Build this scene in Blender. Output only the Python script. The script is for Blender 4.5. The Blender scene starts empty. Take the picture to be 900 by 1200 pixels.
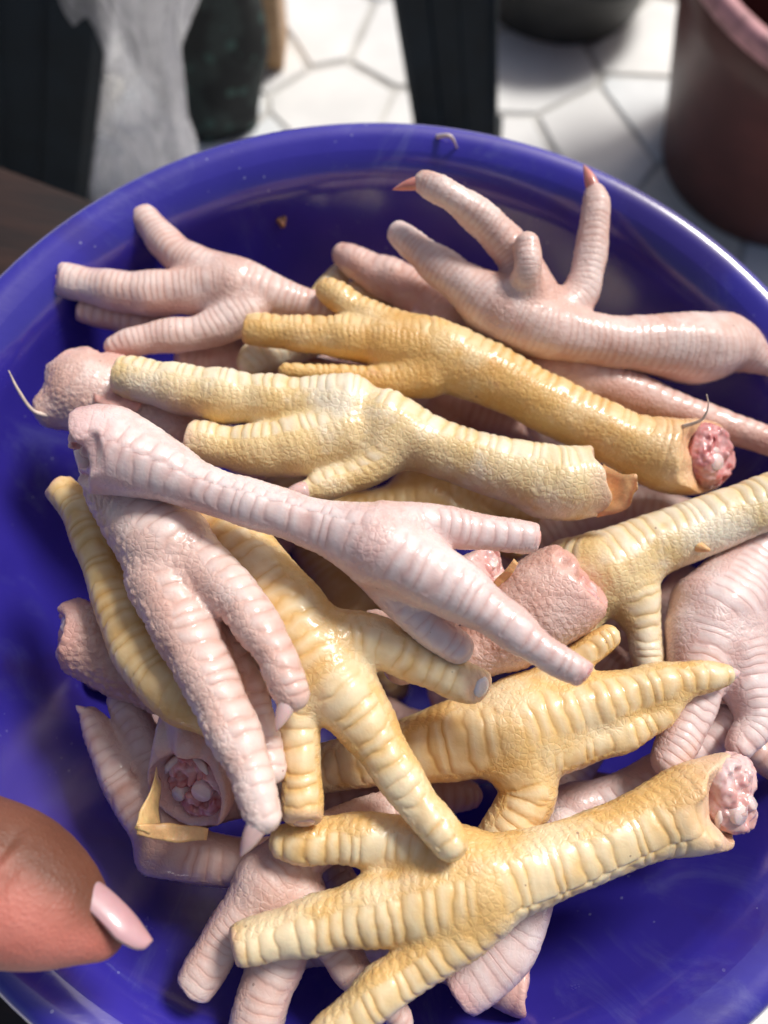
import bpy, bmesh, math, random
import numpy as np
from mathutils import Vector, Matrix

rnd = random.Random(11)
sc = bpy.context.scene
COL = sc.collection

# ------------------------------------------------------------------ camera, light, exposure
ZS = 0.25                    # top of the bench that carries the bowl (m above the floor)
ZRIM = ZS + 0.100            # bowl rim
FPX = 900.0                  # focal length in photo pixels (photo is 900 x 1200)
TILT, ROLL = math.radians(19.8), math.radians(8.6)
CAM = np.array([-0.005, -0.069, ZRIM + 0.199])
_u0 = np.array([0, math.cos(TILT), math.sin(TILT)])
BACK = np.array([0, -math.sin(TILT), math.cos(TILT)])
RIGHT = math.cos(ROLL) * np.array([1.0, 0, 0]) + math.sin(ROLL) * _u0
UP = -math.sin(ROLL) * np.array([1.0, 0, 0]) + math.cos(ROLL) * _u0

cam_d = bpy.data.cameras.new('camera')
cam = bpy.data.objects.new('camera', cam_d)
COL.objects.link(cam)
M = Matrix.Identity(4)
for i in range(3):
    M[i][0], M[i][1], M[i][2], M[i][3] = RIGHT[i], UP[i], BACK[i], CAM[i]
cam.matrix_world = M
cam_d.sensor_fit = 'VERTICAL'
cam_d.sensor_height = 36.0
cam_d.lens = 36.0 * FPX / 1200.0
cam_d.clip_start = 0.01
cam_d.clip_end = 100.0
cam_d.dof.use_dof = True
cam_d.dof.focus_distance = 0.185
cam_d.dof.aperture_fstop = 8.0
sc.camera = cam

SUN_DIR = np.array([0.38, 0.58, 0.84]); SUN_DIR /= np.linalg.norm(SUN_DIR)
world = bpy.data.worlds.new('World'); sc.world = world; world.use_nodes = True
nt = world.node_tree
sky = nt.nodes.new('ShaderNodeTexSky'); sky.sky_type = 'NISHITA'; sky.sun_disc = False
sky.sun_elevation = math.asin(SUN_DIR[2])
sky.sun_rotation = math.atan2(SUN_DIR[0], SUN_DIR[1])
sky.dust_density = 5.0
bg = nt.nodes['Background']; bg.inputs['Strength'].default_value = 0.08
nt.links.new(sky.outputs[0], bg.inputs[0])
sun_d = bpy.data.lights.new('sun', 'SUN'); sun_d.energy = 3.0; sun_d.angle = math.radians(14)
sun_d.color = (1.0, 0.97, 0.93)
sun = bpy.data.objects.new('sun', sun_d); COL.objects.link(sun)
sun.rotation_euler = Vector(SUN_DIR).to_track_quat('Z', 'Y').to_euler()
sun.location = (0.6, 1.0, 2.0)
vs = sc.view_settings
vs.view_transform = 'Standard'; vs.look = 'None'; vs.exposure = 0.12; vs.gamma = 1.0; vs.use_curve_mapping = False
sc.render.engine = 'CYCLES'
sc.cycles.use_denoising = True
sc.cycles.max_bounces = 8
sc.cycles.transparent_max_bounces = 12
sc.cycles.caustics_reflective = False
sc.cycles.caustics_refractive = False

# ------------------------------------------------------------------ helpers
def ray(x, y):
    x = np.asarray(x, float)[..., None]; y = np.asarray(y, float)[..., None]
    return (x - 450) / FPX * RIGHT + (600 - y) / FPX * UP - BACK

def at(x, y, z):
    w = ray(x, y)
    return CAM + w * ((z - CAM[2]) / w[2])

def lin(c):
    return tuple(((v / 255) / 12.92 if v / 255 <= 0.04045 else ((v / 255 + 0.055) / 1.055) ** 2.4) for v in c)

def link_mesh(name, verts, faces, mat, parent=None, smooth=True):
    me = bpy.data.meshes.new(name)
    if isinstance(verts, np.ndarray) and isinstance(faces, np.ndarray):
        nv, nf, k = len(verts), len(faces), faces.shape[1]
        me.vertices.add(nv); me.vertices.foreach_set('co', verts.astype(np.float32).ravel())
        me.loops.add(nf * k); me.loops.foreach_set('vertex_index', faces.astype(np.int32).ravel())
        me.polygons.add(nf); me.polygons.foreach_set('loop_start', np.arange(0, nf * k, k, dtype=np.int32))
        me.update(calc_edges=True); me.validate()
    else:
        me.from_pydata([tuple(v) for v in verts], [], [tuple(f) for f in faces]); me.update()
    if smooth:
        me.shade_smooth()
    me.materials.append(mat)
    o = bpy.data.objects.new(name, me); COL.objects.link(o)
    if parent is not None:
        o.parent = parent
        o.matrix_parent_inverse = Matrix.Translation(-parent.location)
    return o

def thing(name, label, cat, loc=(0, 0, 0), group=None):
    o = bpy.data.objects.new(name, None); COL.objects.link(o)
    o.location = loc; o.empty_display_size = 0.02
    o['label'] = label; o['category'] = cat
    if group: o['group'] = group
    return o

def tag(o, label, cat, group=None):
    o['label'] = label; o['category'] = cat
    if group: o['group'] = group
    return o

def lathe(profile, seg=96, cx=0, cy=0, cz=0):
    V, F = [], []
    n = len(profile)
    for k in range(seg):
        a = 2 * math.pi * k / seg
        for r, z in profile:
            V.append((cx + r * math.cos(a), cy + r * math.sin(a), cz + z))
    for k in range(seg):
        k2 = (k + 1) % seg
        for j in range(n - 1):
            F.append((k * n + j, k2 * n + j, k2 * n + j + 1, k * n + j + 1))
    return V, F

def bevel_box(bm, sx, sy, sz, loc=(0, 0, 0), bev=0.004, rot=None, taper=None):
    r = bmesh.ops.create_cube(bm, size=1.0)
    vs_ = r['verts']
    for v in vs_:
        v.co = Vector((v.co.x * sx, v.co.y * sy, v.co.z * sz))
        if taper and v.co.z < 0:
            v.co.x *= taper; v.co.y *= taper
    bmesh.ops.bevel(bm, geom=list({e for v in vs_ for e in v.link_edges}), offset=bev, segments=3, affect='EDGES', profile=0.5)
    return vs_

def box_obj(name, size, center, mat, parent=None, bev=0.004, rotz=0, taper=None, smooth=True):
    bm = bmesh.new(); bevel_box(bm, *size, bev=bev, taper=taper)
    R_ = Matrix.Translation(center) @ Matrix.Rotation(rotz, 4, 'Z')
    bm.transform(R_)
    me = bpy.data.meshes.new(name); bm.to_mesh(me); bm.free()
    if smooth: me.shade_smooth()
    me.materials.append(mat)
    o = bpy.data.objects.new(name, me); COL.objects.link(o)
    if parent is not None:
        o.parent = parent; o.matrix_parent_inverse = Matrix.Translation(-parent.location)
    return o

# -------- numpy noise
def _hash(i, s):
    return np.modf(np.abs(np.sin(i @ np.array([127.1, 311.7, 74.7]) + s * 57.13) * 43758.5453))[0]

def vnoise(P, seed=0.0):
    i = np.floor(P); f = P - i; f = f * f * (3 - 2 * f)
    out = 0
    for a in (0, 1):
        for b in (0, 1):
            for c in (0, 1):
                w = (f[:, 0] if a else 1 - f[:, 0]) * (f[:, 1] if b else 1 - f[:, 1]) * (f[:, 2] if c else 1 - f[:, 2])
                out = out + w * _hash(i + np.array([a, b, c]), seed)
    return out * 2 - 1

def worley(P, seed=0.0):
    i = np.floor(P)
    F1 = np.full(len(P), 9.0); F2 = np.full(len(P), 9.0)
    for a in (-1, 0, 1):
        for b in (-1, 0, 1):
            for c in (-1, 0, 1):
                j = i + np.array([a, b, c])
                q = j + np.stack([_hash(j, seed + 1), _hash(j, seed + 2), _hash(j, seed + 3)], 1) * 0.9
                d = np.sqrt(((P - q) ** 2).sum(1))
                F2 = np.minimum(F2, np.maximum(F1, d)); F1 = np.minimum(F1, d)
    return F1, F2

def sstep(a, b, x):
    t = np.clip((x - a) / (b - a), 0, 1)
    return t * t * (3 - 2 * t)

# -------- implicit surfaces: limbs as swept spheres, blended, meshed with surface nets
def catmull(pts, step):
    """pts: n x m control rows; returns a dense resampling along xyz (first three columns)."""
    P = np.asarray(pts, float)
    if len(P) == 2:
        n = max(2, int(np.linalg.norm(P[1, :3] - P[0, :3]) / step) + 1)
        t = np.linspace(0, 1, n)[:, None]
        return P[0] * (1 - t) + P[1] * t
    E_ = np.vstack([2 * P[0] - P[1], P, 2 * P[-1] - P[-2]])
    out = []
    for k in range(1, len(E_) - 2):
        p0, p1, p2, p3 = E_[k - 1], E_[k], E_[k + 1], E_[k + 2]
        n = max(2, int(np.linalg.norm(p2[:3] - p1[:3]) / step) + 1)
        t = np.linspace(0, 1, n, endpoint=False)[:, None]
        out.append(0.5 * ((2 * p1) + (-p0 + p2) * t + (2 * p0 - 5 * p1 + 4 * p2 - p3) * t * t + (-p0 + 3 * p1 - 3 * p2 + p3) * t ** 3))
    out.append(P[-1:])
    return np.vstack(out)

def smin(a, b, k):
    h = np.maximum(k - np.abs(a - b), 0) / k
    return np.minimum(a, b) - h * h * k * 0.25

def surface_nets(D, org, h):
    nx, ny, nz = D.shape
    S = D < 0
    cnt = np.zeros((nx - 1, ny - 1, nz - 1), np.int8)
    for a in (0, 1):
        for b in (0, 1):
            for c in (0, 1):
                cnt += S[a:nx - 1 + a, b:ny - 1 + b, c:nz - 1 + c]
    act = (cnt > 0) & (cnt < 8)
    I = np.argwhere(act)
    idx = np.full(act.shape, -1, np.int64); idx[act] = np.arange(len(I))
    acc = np.zeros((len(I), 3)); m = np.zeros(len(I))
    corners = [(a, b, c) for a in (0, 1) for b in (0, 1) for c in (0, 1)]
    val = {q: D[I[:, 0] + q[0], I[:, 1] + q[1], I[:, 2] + q[2]] for q in corners}
    for q in corners:
        for ax in range(3):
            if q[ax] == 0:
                q2 = list(q); q2[ax] = 1; q2 = tuple(q2)
                v0, v1 = val[q], val[q2]
                cr = (v0 < 0) != (v1 < 0)
                t = np.where(cr, v0 / np.where(cr, v0 - v1, 1), 0)
                p = np.tile(np.array(q, float), (len(I), 1)); p[:, ax] += t
                acc[cr] += p[cr]; m[cr] += 1
    V = org + (I + acc / m[:, None]) * h
    faces = []
    for ax in range(3):
        o1, o2 = (ax + 1) % 3, (ax + 2) % 3
        sl0 = [slice(None)] * 3; sl1 = [slice(None)] * 3
        sl0[ax] = slice(0, -1); sl1[ax] = slice(1, None)
        ch = S[tuple(sl0)] != S[tuple(sl1)]
        E_ = np.argwhere(ch)
        n = np.array(act.shape)
        ok = (E_[:, o1] > 0) & (E_[:, o2] > 0) & (E_[:, o1] < n[o1]) & (E_[:, o2] < n[o2])
        E_ = E_[ok]
        flip = S[E_[:, 0], E_[:, 1], E_[:, 2]]
        def cid(d1, d2):
            q = E_.copy(); q[:, o1] += d1; q[:, o2] += d2
            return idx[q[:, 0], q[:, 1], q[:, 2]]
        Q = np.stack([cid(-1, -1), cid(0, -1), cid(0, 0), cid(-1, 0)], 1)
        Q[~flip] = Q[~flip][:, ::-1]
        faces.append(Q)
    return V, np.vstack(faces)

class Implicit:
    """limbs: list of dense arrays (x,y,z,r) in metres."""
    def __init__(self, limbs, h, k, cuts=None):
        self.h = h
        al = np.vstack(limbs)
        mg = k + 2.5 * h
        lo = (al[:, :3] - al[:, 3:4]).min(0) - mg; hi = (al[:, :3] + al[:, 3:4]).max(0) + mg
        n = np.ceil((hi - lo) / h).astype(int) + 1
        self.org = lo
        ax = [lo[i] + np.arange(n[i]) * h for i in range(3)]
        self.ax = ax
        D = None
        for li, L in enumerate(limbs):
            A = np.full(n, mg, np.float32)
            for s in range(len(L) - 1):
                p, q, rp, rq = L[s, :3], L[s + 1, :3], L[s, 3], L[s + 1, 3]
                R_ = max(rp, rq) + mg
                l = np.maximum(np.floor((np.minimum(p, q) - R_ - lo) / h).astype(int), 0)
                u = np.minimum(np.ceil((np.maximum(p, q) + R_ - lo) / h).astype(int) + 1, n)
                X = (ax[0][l[0]:u[0]] - p[0])[:, None, None]; Y = (ax[1][l[1]:u[1]] - p[1])[None, :, None]; Z = (ax[2][l[2]:u[2]] - p[2])[None, None, :]
                d = q - p; dd = d @ d + 1e-12
                t = np.clip((X * d[0] + Y * d[1] + Z * d[2]) / dd, 0, 1)
                v = np.sqrt((X - t * d[0]) ** 2 + (Y - t * d[1]) ** 2 + (Z - t * d[2]) ** 2) - (rp + (rq - rp) * t)
                sl = A[l[0]:u[0], l[1]:u[1], l[2]:u[2]]
                np.minimum(sl, v.astype(np.float32), out=sl)
            if cuts is not None and cuts[li] is not None:
                self.D = A; self.cut(**cuts[li]); A = self.D
            D = A if D is None else smin(D, A, k)
        self.D = D
    def grid(self):
        return np.stack(np.meshgrid(*self.ax, indexing='ij'), -1)
    def local(self, c, R_):
        l = np.maximum(np.floor((c - R_ - self.org) / self.h).astype(int), 0)
        u = np.minimum(np.ceil((c + R_ - self.org) / self.h).astype(int) + 1, self.D.shape)
        G = np.stack(np.meshgrid(*[self.ax[i][l[i]:u[i]] for i in range(3)], indexing='ij'), -1)
        return (slice(l[0], u[0]), slice(l[1], u[1]), slice(l[2], u[2])), G
    def cut(self, c, d, R_, rag=0.0, seed=0.0, hollow=0.0, rr=0.0, hoff=0.35):
        """cut away what lies beyond the plane at c with outward normal d (ragged), optionally hollow it"""
        sl, G = self.local(c, R_)
        q = (G - c)
        pl = q @ d
        if rag:
            pl = pl + rag * vnoise((G / (rr * 0.55)).reshape(-1, 3), seed).reshape(pl.shape)
        rad = np.sqrt(np.maximum((q ** 2).sum(-1) - (q @ d) ** 2, 0))
        pl = np.where(rad < R_, pl, -1)
        kk = 0.0012
        A = self.D[sl]
        B = -smin(-A, -pl, kk)
        if hollow:
            sph = np.sqrt(((G - (c + d * rr * hoff)) ** 2).sum(-1)) - hollow
            B = np.maximum(B, -sph)
        self.D[sl] = B
    def mesh(self):
        V, F = surface_nets(self.D, self.org, self.h)
        g = np.gradient(self.D, self.h)
        def sample(A, P):
            q = (P - self.org) / self.h
            i = np.clip(np.floor(q).astype(int), 0, np.array(A.shape) - 2); f = q - i
            o = 0
            for a in (0, 1):
                for b in (0, 1):
                    for c in (0, 1):
                        w = (f[:, 0] if a else 1 - f[:, 0]) * (f[:, 1] if b else 1 - f[:, 1]) * (f[:, 2] if c else 1 - f[:, 2])
                        o = o + w * A[i[:, 0] + a, i[:, 1] + b, i[:, 2] + c]
            return o
        N = np.stack([sample(a, V) for a in g], 1)
        N /= np.linalg.norm(N, axis=1, keepdims=True) + 1e-9
        return V, F, N

# ------------------------------------------------------------------ materials
def new_mat(name):
    m = bpy.data.materials.new(name); m.use_nodes = True
    nt = m.node_tree; b = nt.nodes['Principled BSDF']
    return m, nt, b

def nd(nt, typ, **kw):
    n = nt.nodes.new(typ)
    for k_, v in kw.items():
        if hasattr(n, k_): setattr(n, k_, v)
        else: n.inputs[k_].default_value = v
    return n

def mixc(nt, fac, a, b):
    n = nt.nodes.new('ShaderNodeMix'); n.data_type = 'RGBA'
    for s, v in ((n.inputs[0], fac), (n.inputs[6], a), (n.inputs[7], b)):
        if hasattr(v, 'is_linked'): nt.links.new(v, s)
        elif isinstance(v, (int, float)): s.default_value = v
        else: s.default_value = (*v[:3], 1)
    return n.outputs[2]

def math_n(nt, op, a, b=None, clamp=False):
    n = nt.nodes.new('ShaderNodeMath'); n.operation = op; n.use_clamp = clamp
    for s, v in ((n.inputs[0], a), (n.inputs[1], b)):
        if v is None: continue
        if hasattr(v, 'is_linked'): nt.links.new(v, s)
        else: s.default_value = v
    return n.outputs[0]

def ramp(nt, fac, lo, hi):
    n = nt.nodes.new('ShaderNodeMapRange'); n.inputs[1].default_value = lo; n.inputs[2].default_value = hi
    n.interpolation_type = 'SMOOTHSTEP'
    nt.links.new(fac, n.inputs[0]); return n.outputs[0]

def simple(name, col, rough=0.5, var=0.15, scale=40, bump=0.0, spec=0.5, bscale=None, **kw):
    m, nt, b = new_mat(name)
    tc = nd(nt, 'ShaderNodeTexCoord')
    n = nd(nt, 'ShaderNodeTexNoise', Scale=scale, Detail=6.0, Roughness=0.6)
    nt.links.new(tc.outputs['Object'], n.inputs['Vector'])
    c2 = tuple(v * (1 - var) for v in col); c3 = tuple(min(1, v * (1 + var)) for v in col)
    nt.links.new(mixc(nt, ramp(nt, n.outputs[0], 0.3, 0.7), c2, c3), b.inputs['Base Color'])
    b.inputs['Roughness'].default_value = rough
    b.inputs['Specular IOR Level'].default_value = spec
    for k_, v in kw.items(): b.inputs[k_.replace('_', ' ')].default_value = v
    if bump:
        n2 = nd(nt, 'ShaderNodeTexNoise', Scale=bscale or scale * 4, Detail=5.0)
        nt.links.new(tc.outputs['Object'], n2.inputs['Vector'])
        bp = nd(nt, 'ShaderNodeBump', Strength=bump, Distance=0.001)
        nt.links.new(n2.outputs[0], bp.inputs['Height']); nt.links.new(bp.outputs[0], b.inputs['Normal'])
    return m

def skin_mat(name, base, alt, pale, cutcol, rough=0.4, seed=0.0, blotch=(0.62, 0.27, 0.22), sss=0.2):
    """chicken skin: two tones, paler plates, blotches, net of small scales in the relief, wet gloss"""
    m, nt, b = new_mat(name)
    tc = nd(nt, 'ShaderNodeTexCoord')
    mp = nd(nt, 'ShaderNodeMapping'); mp.inputs['Location'].default_value = (seed, seed * .7, -seed)
    nt.links.new(tc.outputs['Object'], mp.inputs['Vector'])
    vec = mp.outputs[0]
    def noise(scale, detail=4.0, rough_=0.55):
        n = nd(nt, 'ShaderNodeTexNoise', Scale=scale, Detail=detail, Roughness=rough_)
        nt.links.new(vec, n.inputs['Vector']); return n.outputs[0]
    ph = nd(nt, 'ShaderNodeAttribute', attribute_name='phase').outputs['Fac']
    dm = nd(nt, 'ShaderNodeAttribute', attribute_name='dors').outputs['Fac']
    ct = nd(nt, 'ShaderNodeAttribute', attribute_name='cut').outputs['Fac']
    fr = math_n(nt, 'FRACT', ph)
    tri = math_n(nt, 'ABSOLUTE', math_n(nt, 'SUBTRACT', math_n(nt, 'MULTIPLY', fr, 2.0), 1.0))   # 1 at the grooves
    groove = math_n(nt, 'MULTIPLY', ramp(nt, tri, 0.70, 1.0), dm)
    vor = nd(nt, 'ShaderNodeTexVoronoi', feature='DISTANCE_TO_EDGE', Scale=680.0)
    wob = nd(nt, 'ShaderNodeVectorMath', operation='MULTIPLY_ADD')
    nz = nd(nt, 'ShaderNodeTexNoise', Scale=260.0); nt.links.new(vec, nz.inputs['Vector'])
    nt.links.new(nz.outputs['Color'], wob.inputs[0]); wob.inputs[1].default_value = (0.0012,) * 3; nt.links.new(vec, wob.inputs[2])
    nt.links.new(wob.outputs[0], vor.inputs['Vector'])
    cell = ramp(nt, vor.outputs['Distance'], 0.0, 0.22)
    col = mixc(nt, ramp(nt, noise(70.0, 5.0), 0.32, 0.68), base, alt)
    col = mixc(nt, math_n(nt, 'MULTIPLY', ramp(nt, noise(45.0, 4.0, 0.65), 0.44, 0.66), 0.75), col, pale)
    plate = math_n(nt, 'MULTIPLY', math_n(nt, 'SUBTRACT', 1.0, tri), math_n(nt, 'MULTIPLY', dm, 0.6))
    col = mixc(nt, plate, col, pale)
    col = mixc(nt, math_n(nt, 'MULTIPLY', ramp(nt, noise(95.0, 4.0), 0.60, 0.78), 0.45), col, blotch)
    col = mixc(nt, math_n(nt, 'MULTIPLY', groove, 0.30), col, alt)
    col = mixc(nt, math_n(nt, 'MULTIPLY', ct, 0.85), col, cutcol)
    spk = nd(nt, 'ShaderNodeTexVoronoi', Scale=110.0); nt.links.new(vec, spk.inputs['Vector'])
    col = mixc(nt, math_n(nt, 'MULTIPLY', math_n(nt, 'LESS_THAN', spk.outputs['Distance'], 0.035), 0.6), col, (0.16, 0.07, 0.05))
    nt.links.new(col, b.inputs['Base Color'])
    rn = nd(nt, 'ShaderNodeMapRange'); rn.inputs[3].default_value = rough - 0.13; rn.inputs[4].default_value = rough + 0.18
    nt.links.new(noise(220.0, 3.0), rn.inputs[0]); nt.links.new(rn.outputs[0], b.inputs['Roughness'])
    b.inputs['Subsurface Weight'].default_value = sss
    b.inputs['Subsurface Radius'].default_value = (1.0, 0.42, 0.26)
    b.inputs['Subsurface Scale'].default_value = 0.0032
    b.inputs['Specular IOR Level'].default_value = 0.5
    cw = nd(nt, 'ShaderNodeMapRange'); cw.inputs[1].default_value = .35; cw.inputs[2].default_value = .65; cw.inputs[3].default_value = .05; cw.inputs[4].default_value = .65
    nt.links.new(noise(120.0, 3.0), cw.inputs[0]); nt.links.new(cw.outputs[0], b.inputs['Coat Weight'])
    b.inputs['Coat Roughness'].default_value = 0.13
    # relief
    side = math_n(nt, 'SUBTRACT', 1.0, dm)
    h1 = math_n(nt, 'MULTIPLY', cell, math_n(nt, 'ADD', math_n(nt, 'MULTIPLY', side, 0.55), 0.12))
    h2 = math_n(nt, 'MULTIPLY', groove, -0.6)
    h3 = math_n(nt, 'MULTIPLY', noise(700.0, 3.0), 0.5)
    hh = math_n(nt, 'ADD', math_n(nt, 'ADD', h1, h2), h3)
    bp = nd(nt, 'ShaderNodeBump', Strength=0.55, Distance=0.00022)
    nt.links.new(hh, bp.inputs['Height']); nt.links.new(bp.outputs[0], b.inputs['Normal'])
    return m

PINK_CUT = (0.66, 0.30, 0.27)
MAT = {
    'pink':   skin_mat('pink_skin', (0.69, 0.475, 0.41), (0.62, 0.37, 0.30), (0.80, 0.66, 0.61), (0.70, 0.38, 0.34), rough=0.45, seed=1.0),
    'rose':   skin_mat('rose_skin', (0.65, 0.41, 0.34), (0.58, 0.31, 0.24), (0.75, 0.56, 0.50), (0.68, 0.33, 0.28), rough=0.47, seed=2.3),
    'lilac':  skin_mat('lilac_skin', (0.71, 0.52, 0.48), (0.65, 0.42, 0.38), (0.82, 0.72, 0.70), (0.70, 0.36, 0.34), rough=0.42, seed=3.1),
    'yellow': skin_mat('yellow_skin', (0.76, 0.52, 0.22), (0.71, 0.43, 0.145), (0.84, 0.72, 0.49), (0.74, 0.44, 0.36), rough=0.42, seed=4.7, blotch=(0.70, 0.42, 0.26)),
    'cream':  skin_mat('cream_skin', (0.76, 0.60, 0.34), (0.72, 0.51, 0.22), (0.84, 0.77, 0.63), (0.74, 0.48, 0.40), rough=0.42, seed=5.9, blotch=(0.70, 0.47, 0.32)),
    'honey':  skin_mat('honey_skin', (0.73, 0.47, 0.17), (0.65, 0.36, 0.10), (0.80, 0.61, 0.34), (0.70, 0.36, 0.27), rough=0.45, seed=6.4, blotch=(0.64, 0.34, 0.20)),
}
MAT['claw'] = simple('claw_horn', (0.66, 0.46, 0.43), 0.3, 0.12, 200, Subsurface_Weight=0.4, Subsurface_Scale=0.002, Coat_Weight=0.3)
MAT['redclaw'] = simple('red_claw_horn', (0.66, 0.27, 0.22), 0.3, 0.15, 200, Subsurface_Weight=0.4, Subsurface_Scale=0.002, Coat_Weight=0.3)
MAT['bone'] = simple('bone', (0.76, 0.58, 0.55), 0.3, 0.15, 150, bump=0.2, Subsurface_Weight=0.3, Subsurface_Scale=0.002, Coat_Weight=0.4)
MAT['white_bone'] = simple('pale_bone', (0.70, 0.68, 0.72), 0.25, 0.1, 250, bump=0.2, Subsurface_Weight=0.3, Subsurface_Scale=0.002, Coat_Weight=0.5)
MAT['flesh'] = simple('raw_flesh', (0.52, 0.16, 0.13), 0.28, 0.35, 260, bump=0.4, Subsurface_Weight=0.4, Subsurface_Scale=0.003, Coat_Weight=0.5)
MAT['pale_flesh'] = simple('pale_flesh', (0.64, 0.33, 0.30), 0.28, 0.25, 260, bump=0.4, Subsurface_Weight=0.4, Subsurface_Scale=0.003, Coat_Weight=0.5)
def flesh_mat(name, c1, c2, c3):
    m, nt, b = new_mat(name)
    tc = nd(nt, 'ShaderNodeTexCoord')
    n = nd(nt, 'ShaderNodeTexNoise', Scale=230.0, Detail=3.0, Distortion=1.0); nt.links.new(tc.outputs['Object'], n.inputs['Vector'])
    v = nd(nt, 'ShaderNodeTexNoise', Scale=120.0, Detail=3.0, Distortion=1.0); nt.links.new(tc.outputs['Object'], v.inputs['Vector'])
    c = mixc(nt, ramp(nt, n.outputs[0], 0.38, 0.6), c1, c2)
    nt.links.new(mixc(nt, math_n(nt, 'MULTIPLY', ramp(nt, v.outputs[0], 0.48, 0.72), 0.7), c, c3), b.inputs['Base Color'])
    b.inputs['Roughness'].default_value = 0.25; b.inputs['Coat Weight'].default_value = 0.5
    b.inputs['Subsurface Weight'].default_value = 0.25; b.inputs['Subsurface Scale'].default_value = 0.002
    bp = nd(nt, 'ShaderNodeBump', Strength=0.3, Distance=0.0005); nt.links.new(n.outputs[0], bp.inputs['Height']); nt.links.new(bp.outputs[0], b.inputs['Normal'])
    return m
MAT['flesh'] = flesh_mat('raw_flesh', (0.56, 0.18, 0.17), (0.66, 0.31, 0.30), (0.74, 0.56, 0.55))
MAT['pale_flesh'] = flesh_mat('pale_flesh', (0.64, 0.33, 0.30), (0.71, 0.45, 0.42), (0.78, 0.65, 0.64))
MAT['flap'] = simple('dry_skin_flap', (0.68, 0.40, 0.18), 0.38, 0.25, 180, bump=0.3, Subsurface_Weight=0.3, Subsurface_Scale=0.002)
MAT['pinkflap'] = simple('pink_skin_flap', (0.66, 0.34, 0.29), 0.38, 0.2, 180, bump=0.3, Subsurface_Weight=0.3, Subsurface_Scale=0.002)
MAT['tendon'] = simple('tendon', (0.72, 0.60, 0.55), 0.3, 0.1, 150, Coat_Weight=0.4)
MAT['quill'] = simple('feather_quill', (0.62, 0.50, 0.42), 0.5, 0.2, 300)

# ------------------------------------------------------------------ setting: floor of broken tiles
def voronoi_tiles():
    floor_mat = simple('floor_grout', (0.56, 0.55, 0.52), 0.8, 0.2, 30, bump=0.4)
    V = [(-40, -40, -0.003), (40, -40, -0.003), (40, 40, -0.003), (-40, 40, -0.003)]
    fl = link_mesh('floor', V, [(0, 1, 2, 3)], floor_mat, smooth=False)
    fl['kind'] = 'structure'
    mats = [simple('tile_%s' % n, c, 0.28, 0.07, 14, spec=0.5) for n, c in
            (('white', (0.84, 0.84, 0.82)), ('cream', (0.81, 0.78, 0.70)), ('grey', (0.76, 0.79, 0.80)), ('warm', (0.78, 0.73, 0.68)))]
    r = random.Random(5)
    s = 0.105
    pts = []; tries = 0
    while len(pts) < 330:
        q = (r.uniform(-.85, .85), r.uniform(-.55, 1.25))
        if all(math.hypot(q[0] - p_[0], q[1] - p_[1]) > (.036 if r.random() < .35 else .075) for p_ in pts): pts.append(q)
        else:
            tries += 1
            if tries > 9000: break
    for a, (px, py) in enumerate(pts):
        if not (-0.62 < px < 0.62 and -0.32 < py < 1.02): continue
        poly = [(px - .3, py - .3), (px + .3, py - .3), (px + .3, py + .3), (px - .3, py + .3)]
        for b_, (qx, qy) in enumerate(pts):
            if a == b_ or math.hypot(qx - px, qy - py) > .4: continue
            dx, dy = qx - px, qy - py; L = math.hypot(dx, dy); dx /= L; dy /= L
            lim = L / 2 - 0.0012 - r.uniform(0, .0036)
            out = []
            for k in range(len(poly)):
                p, q = poly[k], poly[(k + 1) % len(poly)]
                dp = (p[0] - px) * dx + (p[1] - py) * dy - lim; dq = (q[0] - px) * dx + (q[1] - py) * dy - lim
                if dp <= 0: out.append(p)
                if (dp < 0) != (dq < 0):
                    t = dp / (dp - dq); out.append((p[0] + t * (q[0] - p[0]), p[1] + t * (q[1] - p[1])))
            poly = out
            if len(poly) < 3: break
        if len(poly) < 3: continue
        n = len(poly); zt = r.uniform(-0.0006, 0.0)
        cx = sum(p[0] for p in poly) / n; cy = sum(p[1] for p in poly) / n
        V = [(x, y, -0.0055) for x, y in poly] + [(x, y, zt - .0015) for x, y in poly] + [(cx + (x - cx) * .975, cy + (y - cy) * .975, zt) for x, y in poly]
        F = [tuple(range(2 * n, 3 * n))]
        for k in range(n):
            k2 = (k + 1) % n
            F += [(k, k2, n + k2, n + k), (n + k, n + k2, 2 * n + k2, 2 * n + k)]
        link_mesh('tile', V, F, mats[r.choice([0, 0, 0, 1, 1, 2, 2, 3])], fl, smooth=False)
voronoi_tiles()

# ------------------------------------------------------------------ bench under the bowl
def wood_mat(name, c1, c2, scale=6, rough=0.5):
    m, nt, b = new_mat(name)
    tc = nd(nt, 'ShaderNodeTexCoord'); mp = nd(nt, 'ShaderNodeMapping'); mp.inputs['Scale'].default_value = (1.5, 22, 22)
    nt.links.new(tc.outputs['Object'], mp.inputs['Vector'])
    n = nd(nt, 'ShaderNodeTexNoise', Scale=scale, Detail=8.0, Roughness=0.65, Distortion=0.6)
    nt.links.new(mp.outputs[0], n.inputs['Vector'])
    nt.links.new(mixc(nt, ramp(nt, n.outputs[0], 0.3, 0.72), c1, c2), b.inputs['Base Color'])
    b.inputs['Roughness'].default_value = rough
    bp = nd(nt, 'ShaderNodeBump', Strength=0.4, Distance=0.0015); nt.links.new(n.outputs[0], bp.inputs['Height']); nt.links.new(bp.outputs[0], b.inputs['Normal'])
    return m
bench_mat = wood_mat('dark_bench_wood', (0.008, 0.004, 0.003), (0.035, 0.013, 0.007))
bench = thing('wooden_bench', 'dark brown wooden bench that the blue bowl stands on', 'bench', (-0.16, 0.0, 0))
BR = math.radians(-14)
def bpos(x, y, z):
    c, s = math.cos(BR), math.sin(BR)
    return (-0.16 + c * x - s * y, 0.0 + s * x + c * y, z)
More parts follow.
